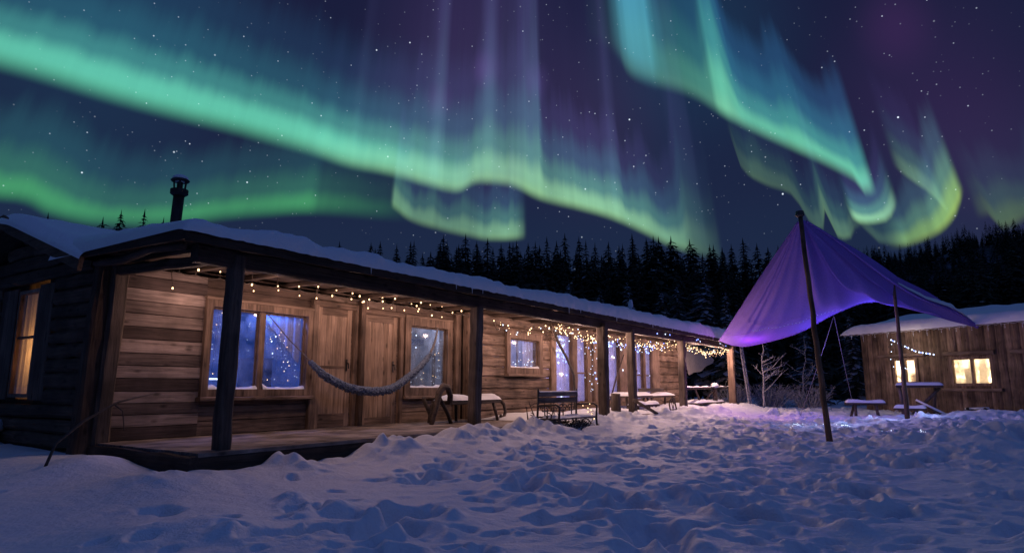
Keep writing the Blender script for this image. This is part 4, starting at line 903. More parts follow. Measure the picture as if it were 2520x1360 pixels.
garland(7.4, 10.6, -.6, lambda x: 1.98 - .10 * math.sin((x - 7.4) * 1.6), 34, .09, 'sparse warm fairy lights over the small square window in the log wall', mixw)
garland(9.7, 13.0, -.75, lambda x: 1.95 + .05 * math.sin(x * 2.1), 95, .13, 'tangled warm fairy light garland above the first curtained veranda panes', mixw, .2)
garland(12.2, 16.2, -1.3, lambda x: 1.86 + .05 * math.sin(x * 1.7), 96, .14, 'tangled fairy light garland mixing warm and blue lights above the veranda door', mixb, .25)
garland(14.9, 19.7, -1.95, lambda x: 1.93 - .17 * math.sin((x - 14.9) / 4.8 * math.pi), 100, .09, 'dense bright fairy light garland drooping between the last two porch posts', mixw, .1)
garland(12.6, 19.6, -2.1, lambda x: 2.06, 46, .04, 'thin string of blue and white lights under the eave at the far porch end', lambda: random.choice((BB, BB, BWH)), .05)
# curtain lights inside the windows
def inner(x0, x1, y, z0, z1, n, label, mesh, weight):
    bulbs = []; lines = []
    for k in range(max(3, n // 9)):
        x = random.uniform(x0, x1); lines.append(cw([(x, y, z1), (x + random.uniform(-.05, .05), y, random.uniform(z0, (z0 + z1) / 2))]))
    for k in range(n):
        for _ in range(30):
            x = random.uniform(x0, x1); z = random.uniform(z0, z1)
            if random.random() < weight((x - x0) / (x1 - x0), (z - z0) / (z1 - z0)): break
        bulbs.append((c2w(x, y + random.uniform(-.02, .05), z), mesh()))
    string_thing('curtain_lights', label, 'string lights', lines, bulbs, .002)
def small(r, m): return make_bulb_mesh(r, m, 'bulb')
T1, T2, T3 = small(.0035, M_WHITEB), small(.005, M_WARM2), small(.010, M_WHITEB)
pick = lambda: random.choice((T1, T1, T1, T1, T1, T1, T1, T2, T2, T2, T3))
inner(1.42, 2.15, .12, .75, 1.72, 30, 'tiny lights sparkling behind the left pane of the wide blue window', pick, lambda u, v: .15 + .85 * (u < .3) * (v > .3))
inner(2.28, 2.98, .11, .72, 1.74, 46, 'tiny lights sparkling behind the right pane of the wide blue window', pick, lambda u, v: .1 + .9 * (abs(v - (1 - .9 * u)) < .25))
inner(5.5, 6.5, .1, .72, 1.78, 45, 'tiny lights round the window right of the doors', pick, lambda u, v: .12 + .9 * (u > .85) + .5 * (v < .15) + .4 * (u < .1))
T4, T5 = small(.022, M_WHITEB), small(.02, M_BLUEB)
T3 = small(.008, M_WHITEB)
inner(8.5, 9.7, -.2, 1.12, 1.7, 22, 'few pale lights behind the small square window of the log wall', lambda: random.choice((T3, T3, T2)), lambda u, v: .2 + .8 * (v < .3))
inner(10.6, 11.35, -.19, .4, 1.95, 70, 'cascade of blue white lights hanging inside the first veranda pane', lambda: random.choice((T4, T5, T3, T3, T3)), lambda u, v: .06 + .94 * (v > .62) * (.15 < u < .85) + .6 * (v < .08))
inner(11.7, 13.2, -.33, .5, 1.95, 34, 'loose blue and white light strands on the veranda frames by the iron bench', lambda: random.choice((T5, T3, T3, T3, T3)), lambda u, v: .15 + .8 * (u > .35) * (u < .7))
inner(13.5, 16.9, -.33, .9, 1.98, 60, 'blue and white lights trailing over the veranda door frame', lambda: random.choice((T4, T5, T5, T3, T3)), lambda u, v: .05 + .95 * (v > .78))
for xx, yy, zz, pw in ((.92, -.22, 1.80, .35), (.75, -.75, 1.78, 1.8), (1.7, -.95, 1.84, 2.4), (2.8, -.95, 1.84, 3), (4.0, -1.0, 1.84, 3.2), (5.2, -1.0, 1.84, 3.4), (6.4, -1.05, 1.84, 3.6), (1.75, -.36, 1.88, .42), (2.5, -.36, 1.9, .42), (3.3, -.36, 1.9, .42), (4.1, -.36, 1.92, .42), (5.0, -.36, 1.92, .45), (5.9, -.36, 1.92, .45), (6.6, -.36, 1.92, .4), (7.6, -.6, 1.93, .6), (8.6, -.6, 1.93, .6), (9.8, -.6, 1.93, .6), (7.8, -1.6, 1.84, 8), (9.3, -1.6, 1.84, 9), (10.8, -1.6, 1.83, 12), (12.4, -1.7, 1.8, 13), (14.2, -1.7, 1.8, 12), (16.2, -1.95, 1.72, 16), (18.0, -2.0, 1.7, 19), (19.2, -2.0, 1.75, 12)):
    lamp('string_and_fill_lamp', c2w(xx, yy, zz), pw * 4.6, (1, .61, .49), .02)

# ------------------------------------------------------------------ furniture on and by the porch
b1 = thing('carved_bench', 'snow topped rustic bench with one curved driftwood arm beside the porch post', 'bench', c2w(6.1, -.72, 0), CA)
mb = MB(); mb.beam((-.55, 0, .37), (1.1, .0, .37), .44, .07, 8, .008, tone=.4); mb.build('seat', M_GREYX, b1)
mb = MB(); mb.grid(lambda u, v: (-.5 + 1.62 * u, -.23 + .46 * v, .405 + max(0, min(1, u * 9, (1 - u) * 9, v * 5, (1 - v) * 5)) ** .5 * (.075 + .03 * math.sin(u * 9) + .015 * math.sin(u * 23 + v * 3))), 50, 12); mb.build('snow', M_SNOW, b1, True)
for yy in (-.2, .2):
    mb = MB(); mb.tube([(-.52, yy, .36), (-.56, yy, .3), (-.62, yy, 0)] if yy > 0 else [(-.52, yy, .36), (-.5, yy, .5), (-.58, yy, .64), (-.72, yy, .66), (-.83, yy, .55), (-.9, yy, .3), (-1.02, yy, 0)], .035 if yy > 0 else [.05, .055, .06, .065, .06, .05, .045], 8, jit=.12); mb.build('arm' if yy < 0 else 'leg', M_GREYX, b1, True)
    mb = MB(); mb.tube([(-.8, yy, .45), (-.6, yy * 1.1, .18), (-.5, yy * 1.1, 0)], .035, 7, jit=.1); mb.build('leg', M_GREYX, b1, True)
    for xx, e in ((.15, .2), (.85, .95)):
        mb = MB(); mb.tube([(xx, yy, .34), (e, yy * 1.15, 0)], [.036, .03], 7, jit=.1); mb.build('leg', M_GREYX, b1, True)
mb = MB(); mb.tube([(1.1, -.22, .36), (1.22, -.2, .3), (1.27, -.2, .15), (1.2, -.2, .02), (1.1, -.2, .08)], .035, 7); mb.build('scroll', M_GREYX, b1, True)
gbp = c2w(6.98, -2.40); gz = G(gbp.x, gbp.y)
b2 = thing('garden_bench', 'black wrought iron garden bench with slatted wooden back standing in the snow below the deck', 'bench', (gbp.x, gbp.y, CO.z - .28), CA)
for z0, z1 in ((.76, .84), (.66, .74)):
    mb = MB(); mb.box(-.72, .72, -.02, .01, z0, z1, j=.004); mb.build('back_slat', M_SLATX, b2)
mb = MB()
for k in range(4): mb.box(-.72, .72, -.42 + k * .1, -.34 + k * .1, .36, .385, j=.003)
mb.build('seat', M_SLATX, b2)
mb = MB(); 
def scroll(cx, cz, r0, turns, sg, y=0.0): return [(cx + sg * r0 * (1 - t / 16) * math.cos(t * turns * 6.28 / 14), y, cz + r0 * (1 - t / 16) * math.sin(t * turns * 6.28 / 14)) for t in range(15)]
for cx in (-.5, -.17, .17, .5):
    for sg in (-1, 1): mb.tube(scroll(cx + sg * .06, .54, .09, 1.4, sg), .011, 5)
    mb.tube([(cx, 0, .4), (cx, 0, .66)], .011, 5)
mb.tube([(-.72, 0, .4), (.72, 0, .4)], .013, 6); mb.tube([(-.72, 0, .655), (.72, 0, .655)], .013, 6); mb.build('back_scrollwork', M_IRON, b2, True)
for sg in (-1, 1):
    x = .72 * sg
    mb = MB(); mb.tube([(x, .06, -.15), (x, .02, .36), (x, 0, .9)], .02, 6); mb.tube([(x, -.46, -.15), (x, -.42, .36), (x, -.44, .58), (x, -.36, .62), (x, 0, .6)], .02, 6); mb.tube([(x, p[0], p[2] - .2) for p in scroll(-.2, .42, .13, 1.5, 1)], .013, 5); mb.tube([(x, -.44, .36), (x, .02, .36)], .016, 6); mb.build('side_frame', M_IRON, b2, True)
mb = MB(); mb.grid(lambda u, v: (-.7 + 1.4 * u, -.4 + .38 * v, .386 + max(0, min(1, u * 12, (1 - u) * 12, v * 6, (1 - v) * 6)) ** .5 * (.03 + .015 * math.sin(u * 11))), 30, 8); mb.grid(lambda u, v: (-.7 + 1.4 * u, -.025 + .04 * v, .84 + .02 * math.sin(v * 3.14)), 20, 4); mb.build('snow', M_SNOW, b2, True)

def twiggy(name, label, cat, loc, rmin, rmax, n, h, mat, thick=.008, lean=(0, 0), sub=3, group=None):
    t = MB()
    for k in range(n):
        a = random.uniform(0, 6.28); r_ = random.uniform(rmin, rmax); hh = h * random.uniform(.5, 1)
        p0 = Vector((r_ * .3 * math.cos(a), r_ * .3 * math.sin(a), -.1)); p2 = Vector((r_ * math.cos(a) + lean[0], r_ * math.sin(a) + lean[1], hh)); p1 = p0.lerp(p2, .5) + Vector((random.uniform(-.1, .1), random.uniform(-.1, .1), .1 * hh))
        t.tube([p0, p1, p2], [thick, thick * .8, thick * .4], 5)
        for q in range(sub):
            s = random.uniform(.35, .95); b = p0.lerp(p1, s * 2) if s < .5 else p1.lerp(p2, s * 2 - 1); d = Vector((random.uniform(-1, 1), random.uniform(-1, 1), random.uniform(.1, 1))).normalized() * hh * random.uniform(.15, .35)
            t.tube([b, b + d * .5 + Vector((0, 0, .02)), b + d], [thick * .6, thick * .5, thick * .3], 4)
    o = t.build(name, mat, None, False, loc); return tag(o, label, cat, group)
p = c2w(7.0, -2.62); twiggy('bramble', 'dark bramble bush poking out of the snow under the iron garden bench', 'bush', (p.x, p.y, CO.z - .3), .1, .6, 60, .42, M_TWIG, .012, (0, 0), 5)
p = c2w(6.15, -2.45); o = twiggy('branch', 'forked dry stick leaning by the left end of the iron bench', 'branch', (p.x, p.y, CO.z - .1), .1, .35, 4, .5, M_TWIG, .016)
gp = c2w(7.75, -2.62)
pts = [gp + Vector((random.uniform(-.12, .12), random.uniform(-.12, .12), .05 + .28 * k / 14)) for k in range(15)]
string_thing('fairy_lights', 'short cluster of warm fairy lights wound round the right foot of the iron bench', 'string lights', [pts], [(q, small(.008, M_WARM2)) for q in pts[::2]], .004)
# vine branch leaning on the veranda frame
br = MB(); o0 = c2w(10.35, -.5, 0)
br.tube([c2w(10.15, -.45, 2.05) - o0, c2w(10.3, -.5, 1.75) - o0, c2w(10.75, -.5, 1.35) - o0, c2w(11.1, -.5, .95) - o0, c2w(11.12, -.5, .3) - o0, c2w(11.15, -.5, 0) - o0], [.03, .034, .036, .034, .03, .03], 8, jit=.15)
for k in range(14):
    a = c2w(10.15 + random.uniform(-.1, .25), -.5, random.uniform(1.75, 2.05)) - o0; br.tube([a, a + Vector((random.uniform(-.25, .25), random.uniform(-.15, .15), random.uniform(-.15, .2)))], [.01, .004], 4)
tag(br.build('bare_branch', M_TWIG, None, True, o0), 'bare crooked branch leaning against the first veranda pane', 'branch')
def stick(pa, pb, r_, label, mat=None, name='wooden_stick'):
    m_ = MB(); pa = Vector(pa); pb = Vector(pb); m_.tube([Vector((0, 0, 0)), (pb - pa) * .5 + Vector((random.uniform(-.03, .03), 0, 0)), pb - pa], [r_, r_ * .95, r_ * .8], 7, jit=.1)
    tag(m_.build(name, mat or M_POST, None, True, pa), label, 'stick')
stick(c2w(11.0, -2.15, .35) , c2w(11.95, -2.7, -.2), .04, 'grey pole slanting from the porch post down into the snow')
stick(c2w(13.4, -1.0, .1), c2w(14.9, -.6, 1.15), .025, 'pale thin pole leaning on the log wall beside the veranda')
stick(c2w(13.2, -.5, .3), c2w(14.3, -.45, 1.6), .022, 'thin pole leaning across the veranda door')
lp = Vector((-4.70, 6.75, 0)); lp.z = G(lp.x, lp.y)
m_ = MB(); m_.tube([(0, 0, -.05), (.03, .1, .22), (.13, .35, .43), (.24, .75, .62), (.42, 1.2, .72)], [.016, .015, .015, .012, .006], 6, jit=.1); m_.tube([(.22, .7, .6), (.3, .75, .52), (.32, .78, .3)], [.01, .008, .006], 5)
tag(m_.build('dead_branch', M_TWIG, None, True, lp), 'bent dead branch sticking up out of the snow by the dark gable end', 'branch')
sp_ = Vector((-7.3, 9.35, 0)); sp_.z = G(sp_.x, sp_.y)
t = thing('chopping_stump', 'short snow capped stump half buried beside the dark gable wall', 'stump', sp_)
m_ = MB(); m_.tube([(0, 0, -.2), (0, 0, .16)], [.15, .13], 10, jit=.08); m_.build('stump', M_BARK, t); m_ = MB(); m_.ball((0, 0, .2), .16, sq=(1, 1, .75), jit=.08, n=10); m_.build('snow', M_SNOW, t, True)
# low tables and benches at the far end of the porch
def low_bench(name, x, y, L_, z, label, w=.34, back=False, cat='bench'):
    t = thing(name, label, cat, c2w(x, y, 0), CA)
    m_ = MB(); m_.beam((-L_ / 2, 0, z - .03), (L_ / 2, 0, z - .03), w, .05, 6, .006); m_.build('seat', M_GREYX, t)
    m_ = MB(); m_.grid(lambda u, v: (-L_ / 2 + L_ * u, -w / 2 + w * v, z - .004 + max(0, min(1, u * 9, (1 - u) * 9, v * 5, (1 - v) * 5)) ** .5 * (.075 + .025 * math.sin(u * 8 + x))), 40, 10); m_.build('snow', M_SNOW, t, True)
    for sx in (-1, 1):
        for sy in (-1, 1):
            q = MB(); q.tube([(sx * (L_ / 2 - .15), sy * w * .32, z - .05), (sx * (L_ / 2 - .08), sy * w * .45, -.02)], .03, 7, jit=.1); q.build('leg', M_GREYX, t)
    if back:
        q = MB(); q.beam((-L_ / 2, w / 2 + .04, z + .16), (L_ / 2, w / 2 + .04, z + .16), .03, .1, 6, .004); q.build('backrest', M_GREYX, t)
    return t
low_bench('plank_table', 13.0, -1.2, 1.7, .42, 'snow covered plank table behind the grey slanting pole', .6, cat='table')
low_bench('plank_bench', 12.6, -1.75, 1.5, .2, 'low snow covered bench in front of the plank table', .3)
low_bench('plank_bench', 15.3, -1.1, 2.0, .40, 'snow covered bench with a plain back against the end log wall', .36, True)
low_bench('plank_bench', 17.9, -1.65, 3.0, .16, 'long low snow covered bench under the rail at the far porch end', .5)
# dark stump seat by the middle post
m_ = MB(); m_.tube([(0, 0, -.02), (0, 0, .2), (.01, 0, .5)], [.13, .12, .11], 10, jit=.06); tag(m_.build('post_stump', M_POST, None, True, c2w(10.55, -1.9, 0)), 'upright dark log end standing on the deck between the two middle posts', 'log')
# iron hoop
m_ = MB(); m_.tube([(.26 * math.cos(k * .3), .02 * math.sin(k), .26 * math.sin(k * .3) * 1.15) for k in range(22)], .02, 6, cap=False)
for k in range(3): a = k * math.pi / 3; m_.tube([(.25 * math.cos(a), 0, .28 * math.sin(a)), (-.25 * math.cos(a), 0, -.28 * math.sin(a))], .012, 5)
hp_ = c2w(13.2, -2.32, .06); tag(m_.build('wagon_wheel', M_GREYX, None, True, hp_), 'small old spoked wheel leaning at the deck edge by the far posts', 'wheel').rotation_euler = (0, 0, CA)
# rail at the end
t = thing('porch_rail', 'rustic snow dusted pole railing with crossed braces at the far porch end', 'railing', c2w(18.3, -1.8, 0), CA)
m_ = MB(); m_.tube([(-2.6, 0, .60), (-1, .01, .62), (1, 0, .64), (3.1, .02, .66)], .045, 8, jit=.08); m_.build('top_pole', M_GREYX, t, True)
m_ = MB(); m_.grid(lambda u, v: (-2.6 + 5.6 * u, -.045 + .09 * v, .635 + .03 * u + .035 * math.sin(v * 3.14) * (1 + .4 * math.sin(u * 40))), 60, 4); m_.ball((.35, 0, .7), .16, sq=(1.2, .8, .6), n=10); m_.build('snow', M_SNOW, t, True)
for a, b in (((-1.7, 0, .6), (-1.2, 0, .1)), ((.4, 0, .62), (-1.0, 0, .12)), ((.55, 0, .62), (.1, 0, .1))):
    m_ = MB(); m_.tube([a, b], .03, 7, jit=.1); m_.build('brace', M_GREYX, t, True)
m_ = MB(); m_.beam((.35, 0, -.05), (.35, 0, .66), .14, .12, 4, .005); m_.build('rail_post', M_POST, t)
# sagging grey sheet
m_ = MB(); o0 = c2w(20.6, -.3, 1.5)
m_.grid(lambda u, v: c2w(19.7 + 3.2 * u, -.3 - .25 * v, 2.1 - v * (1.0 - .62 * u ** 1.6) + .03 * math.sin(u * 14 + v * 5)) - o0, 30, 12)
tag(m_.build('canvas_sheet', M_GREYTARP, None, True, o0), 'grey canvas sheet sagging under the roof at the far end of the porch', 'canvas')
# ladder
lb = c2w(20.55, -2.25); t = thing('ladder', 'frosted wooden ladder propped upright against the last porch post', 'ladder', (lb.x, lb.y, CO.z - .3), CA)
for sx in (-.17, .17):
    m_ = MB(); m_.tube([(sx, -.25, -.1), (sx * .8, .0, 2.42)], .03, 6); m_.build('side_rail', M_BRANCH, t)
for k in range(8):
    m_ = MB(); z = .15 + k * .3; y = -.25 + .25 * (z + .1) / 2.5; m_.tube([(-.17, y, z), (.17, y, z)], .018, 6); m_.build('rung', M_BRANCH, t)
# marker stake behind the roof
m_ = MB(); m_.tube([(0, 0, 0), (0, 0, 3.15)], [.035, .025], 7); m_.ball((0, 0, 3.15), .07, sq=(1, 1, 1.8), jit=.2); m_.ball((.02, 0, 2.8), .05, sq=(1, 1, 1.6), jit=.2)
tag(m_.build('frosted_stake', M_FROST, None, True, (3.31, 18.0, .12)), 'snow plastered stake poking up behind the porch roof', 'stake')
# furniture by the small cabin
def yard_bench(p, L_, z, rz, label, w=.4, cat='bench', name='yard_bench'):
    t = thing(name, label, cat, p, rz)
    m_ = MB(); m_.beam((-L_ / 2, 0, z - .03), (L_ / 2, 0, z - .03), w, .06, 6, .006); m_.build('seat', M_GREYX, t)
    m_ = MB(); m_.grid(lambda u, v: (-L_ / 2 + L_ * u, -w / 2 + w * v, z - .004 + max(0, min(1, u * 12, (1 - u) * 12, v * 5, (1 - v) * 5)) ** .5 * (.085 + .015 * math.sin(u * 8))), 40, 10); m_.build('snow', M_SNOW, t, True)
    for sx in (-1, 1):
        for sy in (-1, 1):
            q = MB(); q.tube([(sx * (L_ / 2 - .25), sy * w * .25, z - .05), (sx * (L_ / 2 - .16 + .06 * sy), sy * w * .45, -.15)], .04, 7, jit=.1); q.build('leg', M_GREYX, t)
    return t
def gp_(x, y, dz=0.0): return Vector((x, y, G(x, y) + dz))
yard_bench(gp_(10.5, 19.7), 1.05, .46, R(-18), 'snow topped bench on splayed legs left of the canopy pole')
yard_bench(gp_(11.35, 18.9, -.08), .8, .26, R(-35), 'low snow covered bench behind the foot of the rear canopy pole', .35, name='yard_bench')
t = thing('trestle_table', 'snow covered high table on crossed log legs behind the rear canopy pole', 'table', gp_(11.85, 19.2), R(-30))
m_ = MB(); m_.beam((-.58, 0, .84), (.58, 0, .84), .5, .07, 6, .006); m_.build('tabletop', M_GREYX, t)
m_ = MB(); m_.grid(lambda u, v: (-.6 + 1.2 * u, -.26 + .52 * v, .872 + max(0, min(1, u * 12, (1 - u) * 12, v * 5, (1 - v) * 5)) ** .5 * .085), 40, 10); m_.build('snow', M_SNOW, t, True)
for a, b in (((.5, -.1, .8), (-.35, -.14, -.1)), ((-.1, -.2, .42), (.75, -.22, -.1)), ((-.5, .15, .8), (-.45, .2, -.1)), ((.4, .2, .8), (.3, .22, -.1)), ((-.5, -.15, .8), (-.42, -.2, -.1))):
    m_ = MB(); m_.tube([a, b], .045, 8, jit=.08); m_.build('leg', M_POST, t, True)
m_ = MB(); m_.tube([(-.12, -.25, .46), (.72, -.27, -.02)], [.05, .05], 6, flat=.6); m_.build('snow', M_SNOW, t, True)
t = thing('log_sawhorse', 'small snow topped log sawhorse against the board cabin under its wide window', 'sawhorse', gp_(13.75, 19.6), R(-50))
m_ = MB(); m_.tube([(-.3, 0, .3), (.3, 0, .34)], .075, 8, jit=.05); m_.build('log', M_GREYX, t); m_ = MB(); m_.tube([(-.3, 0, .345), (.3, 0, .385)], .055, 8, jit=.1); m_.build('snow', M_SNOW, t, True)
for sx in (-.22, .22):
    for sy in (-1, 1): m_ = MB(); m_.tube([(sx, .1 * sy, .4), (sx, -.18 * sy, -.1)], .04, 6); m_.build('leg', M_GREYX, t)
# blue garland on the small cabin
def r2w(x, y, z): return RO + Vector((math.cos(RA) * x - math.sin(RA) * y, math.sin(RA) * x + math.cos(RA) * y, z))
gl = [r2w(-1.2 + 1.45 * k / 24, -.35, 2.62 - .75 * (k / 24) + .22 * max(0, k / 24 - .6) ** 1 * 2) for k in range(25)]
g2 = [r2w(-1.25 + .05 * math.sin(k), -.33, 2.6 - .13 * k) for k in range(9)]
string_thing('blue_light_string', 'blue white star lights draped from the rear canopy pole to the board cabin wall', 'string lights', [gl, g2], [(p, small(.02, M_WHITEB)) for p in gl[::2]] + [(p, small(.016, M_BLUEB)) for p in gl[1::4]] + [(p, small(.013, M_WHITEB)) for p in g2[1::2]], .004)
g3 = [r2w(-.98, -.2, 2.1), r2w(-.97, -.2, 1.72)]
string_thing('star_pendant', 'small cluster of blue star lights hanging in front of the small yellow window', 'string lights', [g3], [(r2w(-.97 + random.uniform(-.1, .35), -.2, 1.66 + random.uniform(-.07, .07)), small(.015, M_WHITEB)) for k in range(9)], .004)
pts = [r2w(-3 + 9.5 * k / 80, -.50, 2.88 - .03 * (k % 2)) for k in range(81)]
string_thing('eave_light_string', 'unlit icicle light string along the snowy eave of the board cabin', 'string lights', [pts] + [[pts[k], pts[k] - Vector((0, 0, random.uniform(.05, .25)))] for k in range(3, 80, 4)], [(pts[k] - Vector((0, 0, .1)), small(.012, M_FROST)) for k in range(3, 80, 4)], .005, wire_mat=M_FROST)
lamp('string_and_fill_lamp', r2w(-.3, -.9, 2.3), 17, (1, .74, .56), .02)  # added warm fill that brightens the hut boards; no warm bulbs hang here

# ------------------------------------------------------------------ hillside and trees
def hill():
    m_ = MB(); na, nr = 90, 26
    def fn(u, v):
        az = R(14 + 50 * u); d = 110 + 230 * v
        top = (1 + .025 * math.sin(az * 19) + .02 * math.sin(az * 43)) * (44.5 * sst(u, .0, .26) + 4 * sst(u, .3, .5))
        prof = sst(v, 0, .72) * (1 - .4 * sst(v, .8, 1))
        return (d * math.sin(az), d * math.cos(az), -.6 + top * prof + 1.2 * MN.noise(Vector((u * 30, v * 14, 5))) * prof)
    m_.grid(fn, na, nr); return m_, fn
hm, hfn = hill()
mt, n_, o_ = newmat('hillside_snow'); tc = n_.nodes.new('ShaderNodeTexCoord'); q = n_.nodes.new('ShaderNodeTexNoise'); n_.links.new(tc.outputs['Object'], q.inputs['Vector']); q.inputs['Scale'].default_value = .09; q.inputs['Detail'].default_value = 8; q.inputs['Roughness'].default_value = .7
cr = n_.nodes.new('ShaderNodeValToRGB'); n_.links.new(q.outputs[0], cr.inputs[0]); cr.color_ramp.elements[0].position = .5; cr.color_ramp.elements[0].color = (.010, .013, .016, 1); cr.color_ramp.elements[1].position = .6; cr.color_ramp.elements[1].color = (.12, .135, .17, 1)
b_ = n_.nodes.new('ShaderNodeBsdfPrincipled'); n_.links.new(cr.outputs[0], b_.inputs['Base Color']); b_.inputs['Roughness'].default_value = .9; n_.links.new(b_.outputs[0], o_.inputs[0])
tag(hm.build('hillside', mt, None, True), kind='structure')
def spruce_mesh(seed, snow, h=10.0, wide=.19, dens=1.0):
    rs = random.Random(seed); m_ = MB(); z = h * .10
    lopa = rs.uniform(0, 6.28)
    while z < h * .985:
        f = 1 - z / h; rad = h * wide * (f ** .72) * rs.uniform(.72, 1.15) + .05
        n = max(4, int((6 + 9 * f) * dens)); a0 = rs.uniform(0, 6.28)
        for k in range(n):
            if rs.random() < .08: continue
            a = a0 + 6.28 * k / n + rs.uniform(-.25, .25); r_ = rad * rs.uniform(.6, 1.12) * (1 + .14 * math.cos(a - lopa)); droop = r_ * rs.uniform(.22, .5); w_ = max(.05, r_ * rs.uniform(.16, .3))
            ca, sa = math.cos(a), math.sin(a); zz = z + rs.uniform(-.06, .06) * h * .3 * .2
            def P(t, s, dz=0): return (ca * r_ * t - sa * s, sa * r_ * t + ca * s, zz - droop * t ** 1.4 + dz + .10 * r_ * max(0, t - .8) * 5 * .3)
            ml = 1 if rs.random() < snow else 0; t_ = rs.random()
            m_.add([P(0, 0), P(.4, w_), P(.75, w_ * .8), P(1, 0), P(.75, -w_ * .8), P(.4, -w_), P(.5, 0, .10 * w_ + .03)], [(0, 1, 6), (1, 2, 6), (2, 3, 6), (3, 4, 6), (4, 5, 6), (5, 0, 6)], ml, t_)
            # hanging side twigs break up the edge
            for q in range(3):
                t0 = rs.uniform(.35, 1); s0 = rs.choice((-1, 1)) * w_ * rs.uniform(.3, 1.0); b = Vector(P(t0, s0)); l_ = rs.uniform(.10, .22) * r_ + .05
                dx = rs.uniform(-.3, .3) * l_; m_.add([b + Vector((-sa * .3 * l_, ca * .3 * l_, 0)), b + Vector((sa * .3 * l_, -ca * .3 * l_, 0)), b + Vector((ca * l_ * .5 + dx, sa * l_ * .5 + dx, -l_))], [(0, 1, 2)], 0, t_)
        z += h * .021 * (.7 + 1.0 * f) * rs.uniform(.8, 1.2) / dens ** .3
    m_.add([(-.06, 0, h * .97), (.06, 0, h * .97), (0, 0, h * 1.02), (0, .06, h * .97), (0, -.06, h * .97)], [(0, 1, 2), (3, 4, 2)], 0)
    return m_.mesh('crown', [M_NEEDLE, M_NEEDLESNOW])
def trunk_mesh(h=10.0):
    m_ = MB(); m_.tube([(0, 0, -.5), (0, 0, h * .5), (0, 0, h * .97)], [h * .017, h * .010, h * .002], 7); return m_.mesh('trunk', M_BARK)
TRK = trunk_mesh()
def spruce_proto(mesh, label, group):
    t = thing('spruce_tree', label, 'spruce', (0, 0, 0), 0, group)
    for nm, me in (('trunk', TRK), ('crown', mesh)):
        c = bpy.data.objects.new(nm, me); COL.objects.link(c); c.parent = t
    return t
dark = [spruce_mesh(20 + k, .012, wide=w) for k, w in enumerate((.20, .25, .30, .23, .17))]
frost = [spruce_mesh(40 + k, .55, wide=w) for k, w in enumerate((.24, .30, .22))]
LAB_F = 'dark spruce in the black forest wall behind the long cabin'
LAB_H = 'small distant spruce on the snowy hillside at right'
LAB_R = 'tall black spruce standing behind the small board cabin at right'
used = {}
def plant(me, x, y, h, label, group, z=None):
    key = (me.name, label)
    z = G(x, y) - .05 if z is None else z
    if key not in used:
        used[key] = spruce_proto(me, label, group); o = used[key]; o.location = (x, y, z)
    else: o = dup(used[key], (x, y, z), 0, 1, label)
    o.rotation_euler = (random.gauss(0, .022), random.gauss(0, .022), random.uniform(0, 6.28)); w_ = random.uniform(.85, 1.25); o.scale = (h / 10 * w_, h / 10 * w_, h / 10)
def el_line(az):                                     # tree-top elevation along the forest edge
    xs = [-40, -17.5, -15, -9, -2, 5, 12, 17, 22, 26, 46]; ys = [10.2, 10.2, 11.3, 11.9, 12.1, 12.2, 12.2, 11.6, 11.0, 10.2, 10.0]
    return float(np.interp(az, xs, ys))
random.seed(21)
az = -18.0
while az < 27:                                      # front rank of the forest
    d = random.uniform(50, 72); e = el_line(az) + random.choice((-1.6, -1.1, -.7, -.4, -.1, .1, .3, .45)) + random.uniform(-.3, .3); h = d * math.tan(R(e)) + .8
    plant(random.choice(dark), d * math.sin(R(az)), d * math.cos(R(az)), h, LAB_F, 'forest spruces'); az += random.uniform(.3, .62)
az = -18.0
while az < 27:
    d = random.uniform(42, 50); e = el_line(az) - random.uniform(1.6, 3.6); h = d * math.tan(R(e)) + .8
    plant(random.choice(dark), d * math.sin(R(az)), d * math.cos(R(az)), h, LAB_F, 'forest spruces'); az += random.uniform(.8, 1.4)
az = 25.5
while az < 46:
    d = random.uniform(46, 66); e = random.uniform(6.9, 9.2) + (.8 if az > 33 else 0) * random.random() + (.9 if az > 37 else 0); h = d * math.tan(R(e)) + .8
    plant(random.choice(dark), d * math.sin(R(az)), d * math.cos(R(az)), h, LAB_R, 'spruces behind the board cabin'); az += random.uniform(.28, .55)
for k in range(118):                                 # scattered over the far slope
    u = .16 + .5 * (k + random.random()) / 118; v = random.choice((.70, .71, .72, .73, .74, random.uniform(.4, .7), random.uniform(.5, .7))); p = hfn(u, v)
    plant(random.choice(dark[:4]), p[0], p[1], random.uniform(3.5, 7), LAB_H, 'hillside spruces', p[2] - .2)
LT = [('leftmost of the small spruces above the snowy gable roof, its tip only', -36.1, 12.3, 62), ('first of four spruces in a row between the gable roof and the chimney', -33.2, 12.55, 60), ('second of four spruces in a row, taller and slimmer, left of the chimney', -32.05, 12.75, 64), ('third and widest of four spruces in a row left of the chimney', -30.6, 12.85, 58), ('last of four spruces in a row, nearest the chimney', -29.3, 12.55, 60)]
for k, (lb_, az, e, d) in enumerate(LT): plant(dark[(k + 1) % 5], d * math.sin(R(az)), d * math.cos(R(az)), d * math.tan(R(e)) + .8, lb_, 'spruces above the gable roof')
FT = [('frosted spruce rising behind the middle of the long cabin roof', 5.06, 8.9, 33), ('small frosted spruce over the roof beside the snowy stake', 8.2, 8.3, 36), ('slim frosted spruce just right of the snowy stake', 10.6, 8.9, 35), ('frosted spruce between the stake and the canopy', 12.8, 8.1, 31), ('tallest frosted spruce left of the purple canopy', 16.4, 9.0, 34), ('frosted spruce half hidden by the left corner of the canopy', 18.2, 7.6, 32), ('broad frosted spruce close behind the end of the porch roof', 14.7, 8.3, 36), ('frosted spruce seen under the canopy behind the sapling', 24.3, 5.0, 33), ('frosted spruce under the canopy beside the small cabin', 27.6, 5.6, 34), ('low frosted spruce between the porch end and the sapling', 21.2, 4.2, 31)]
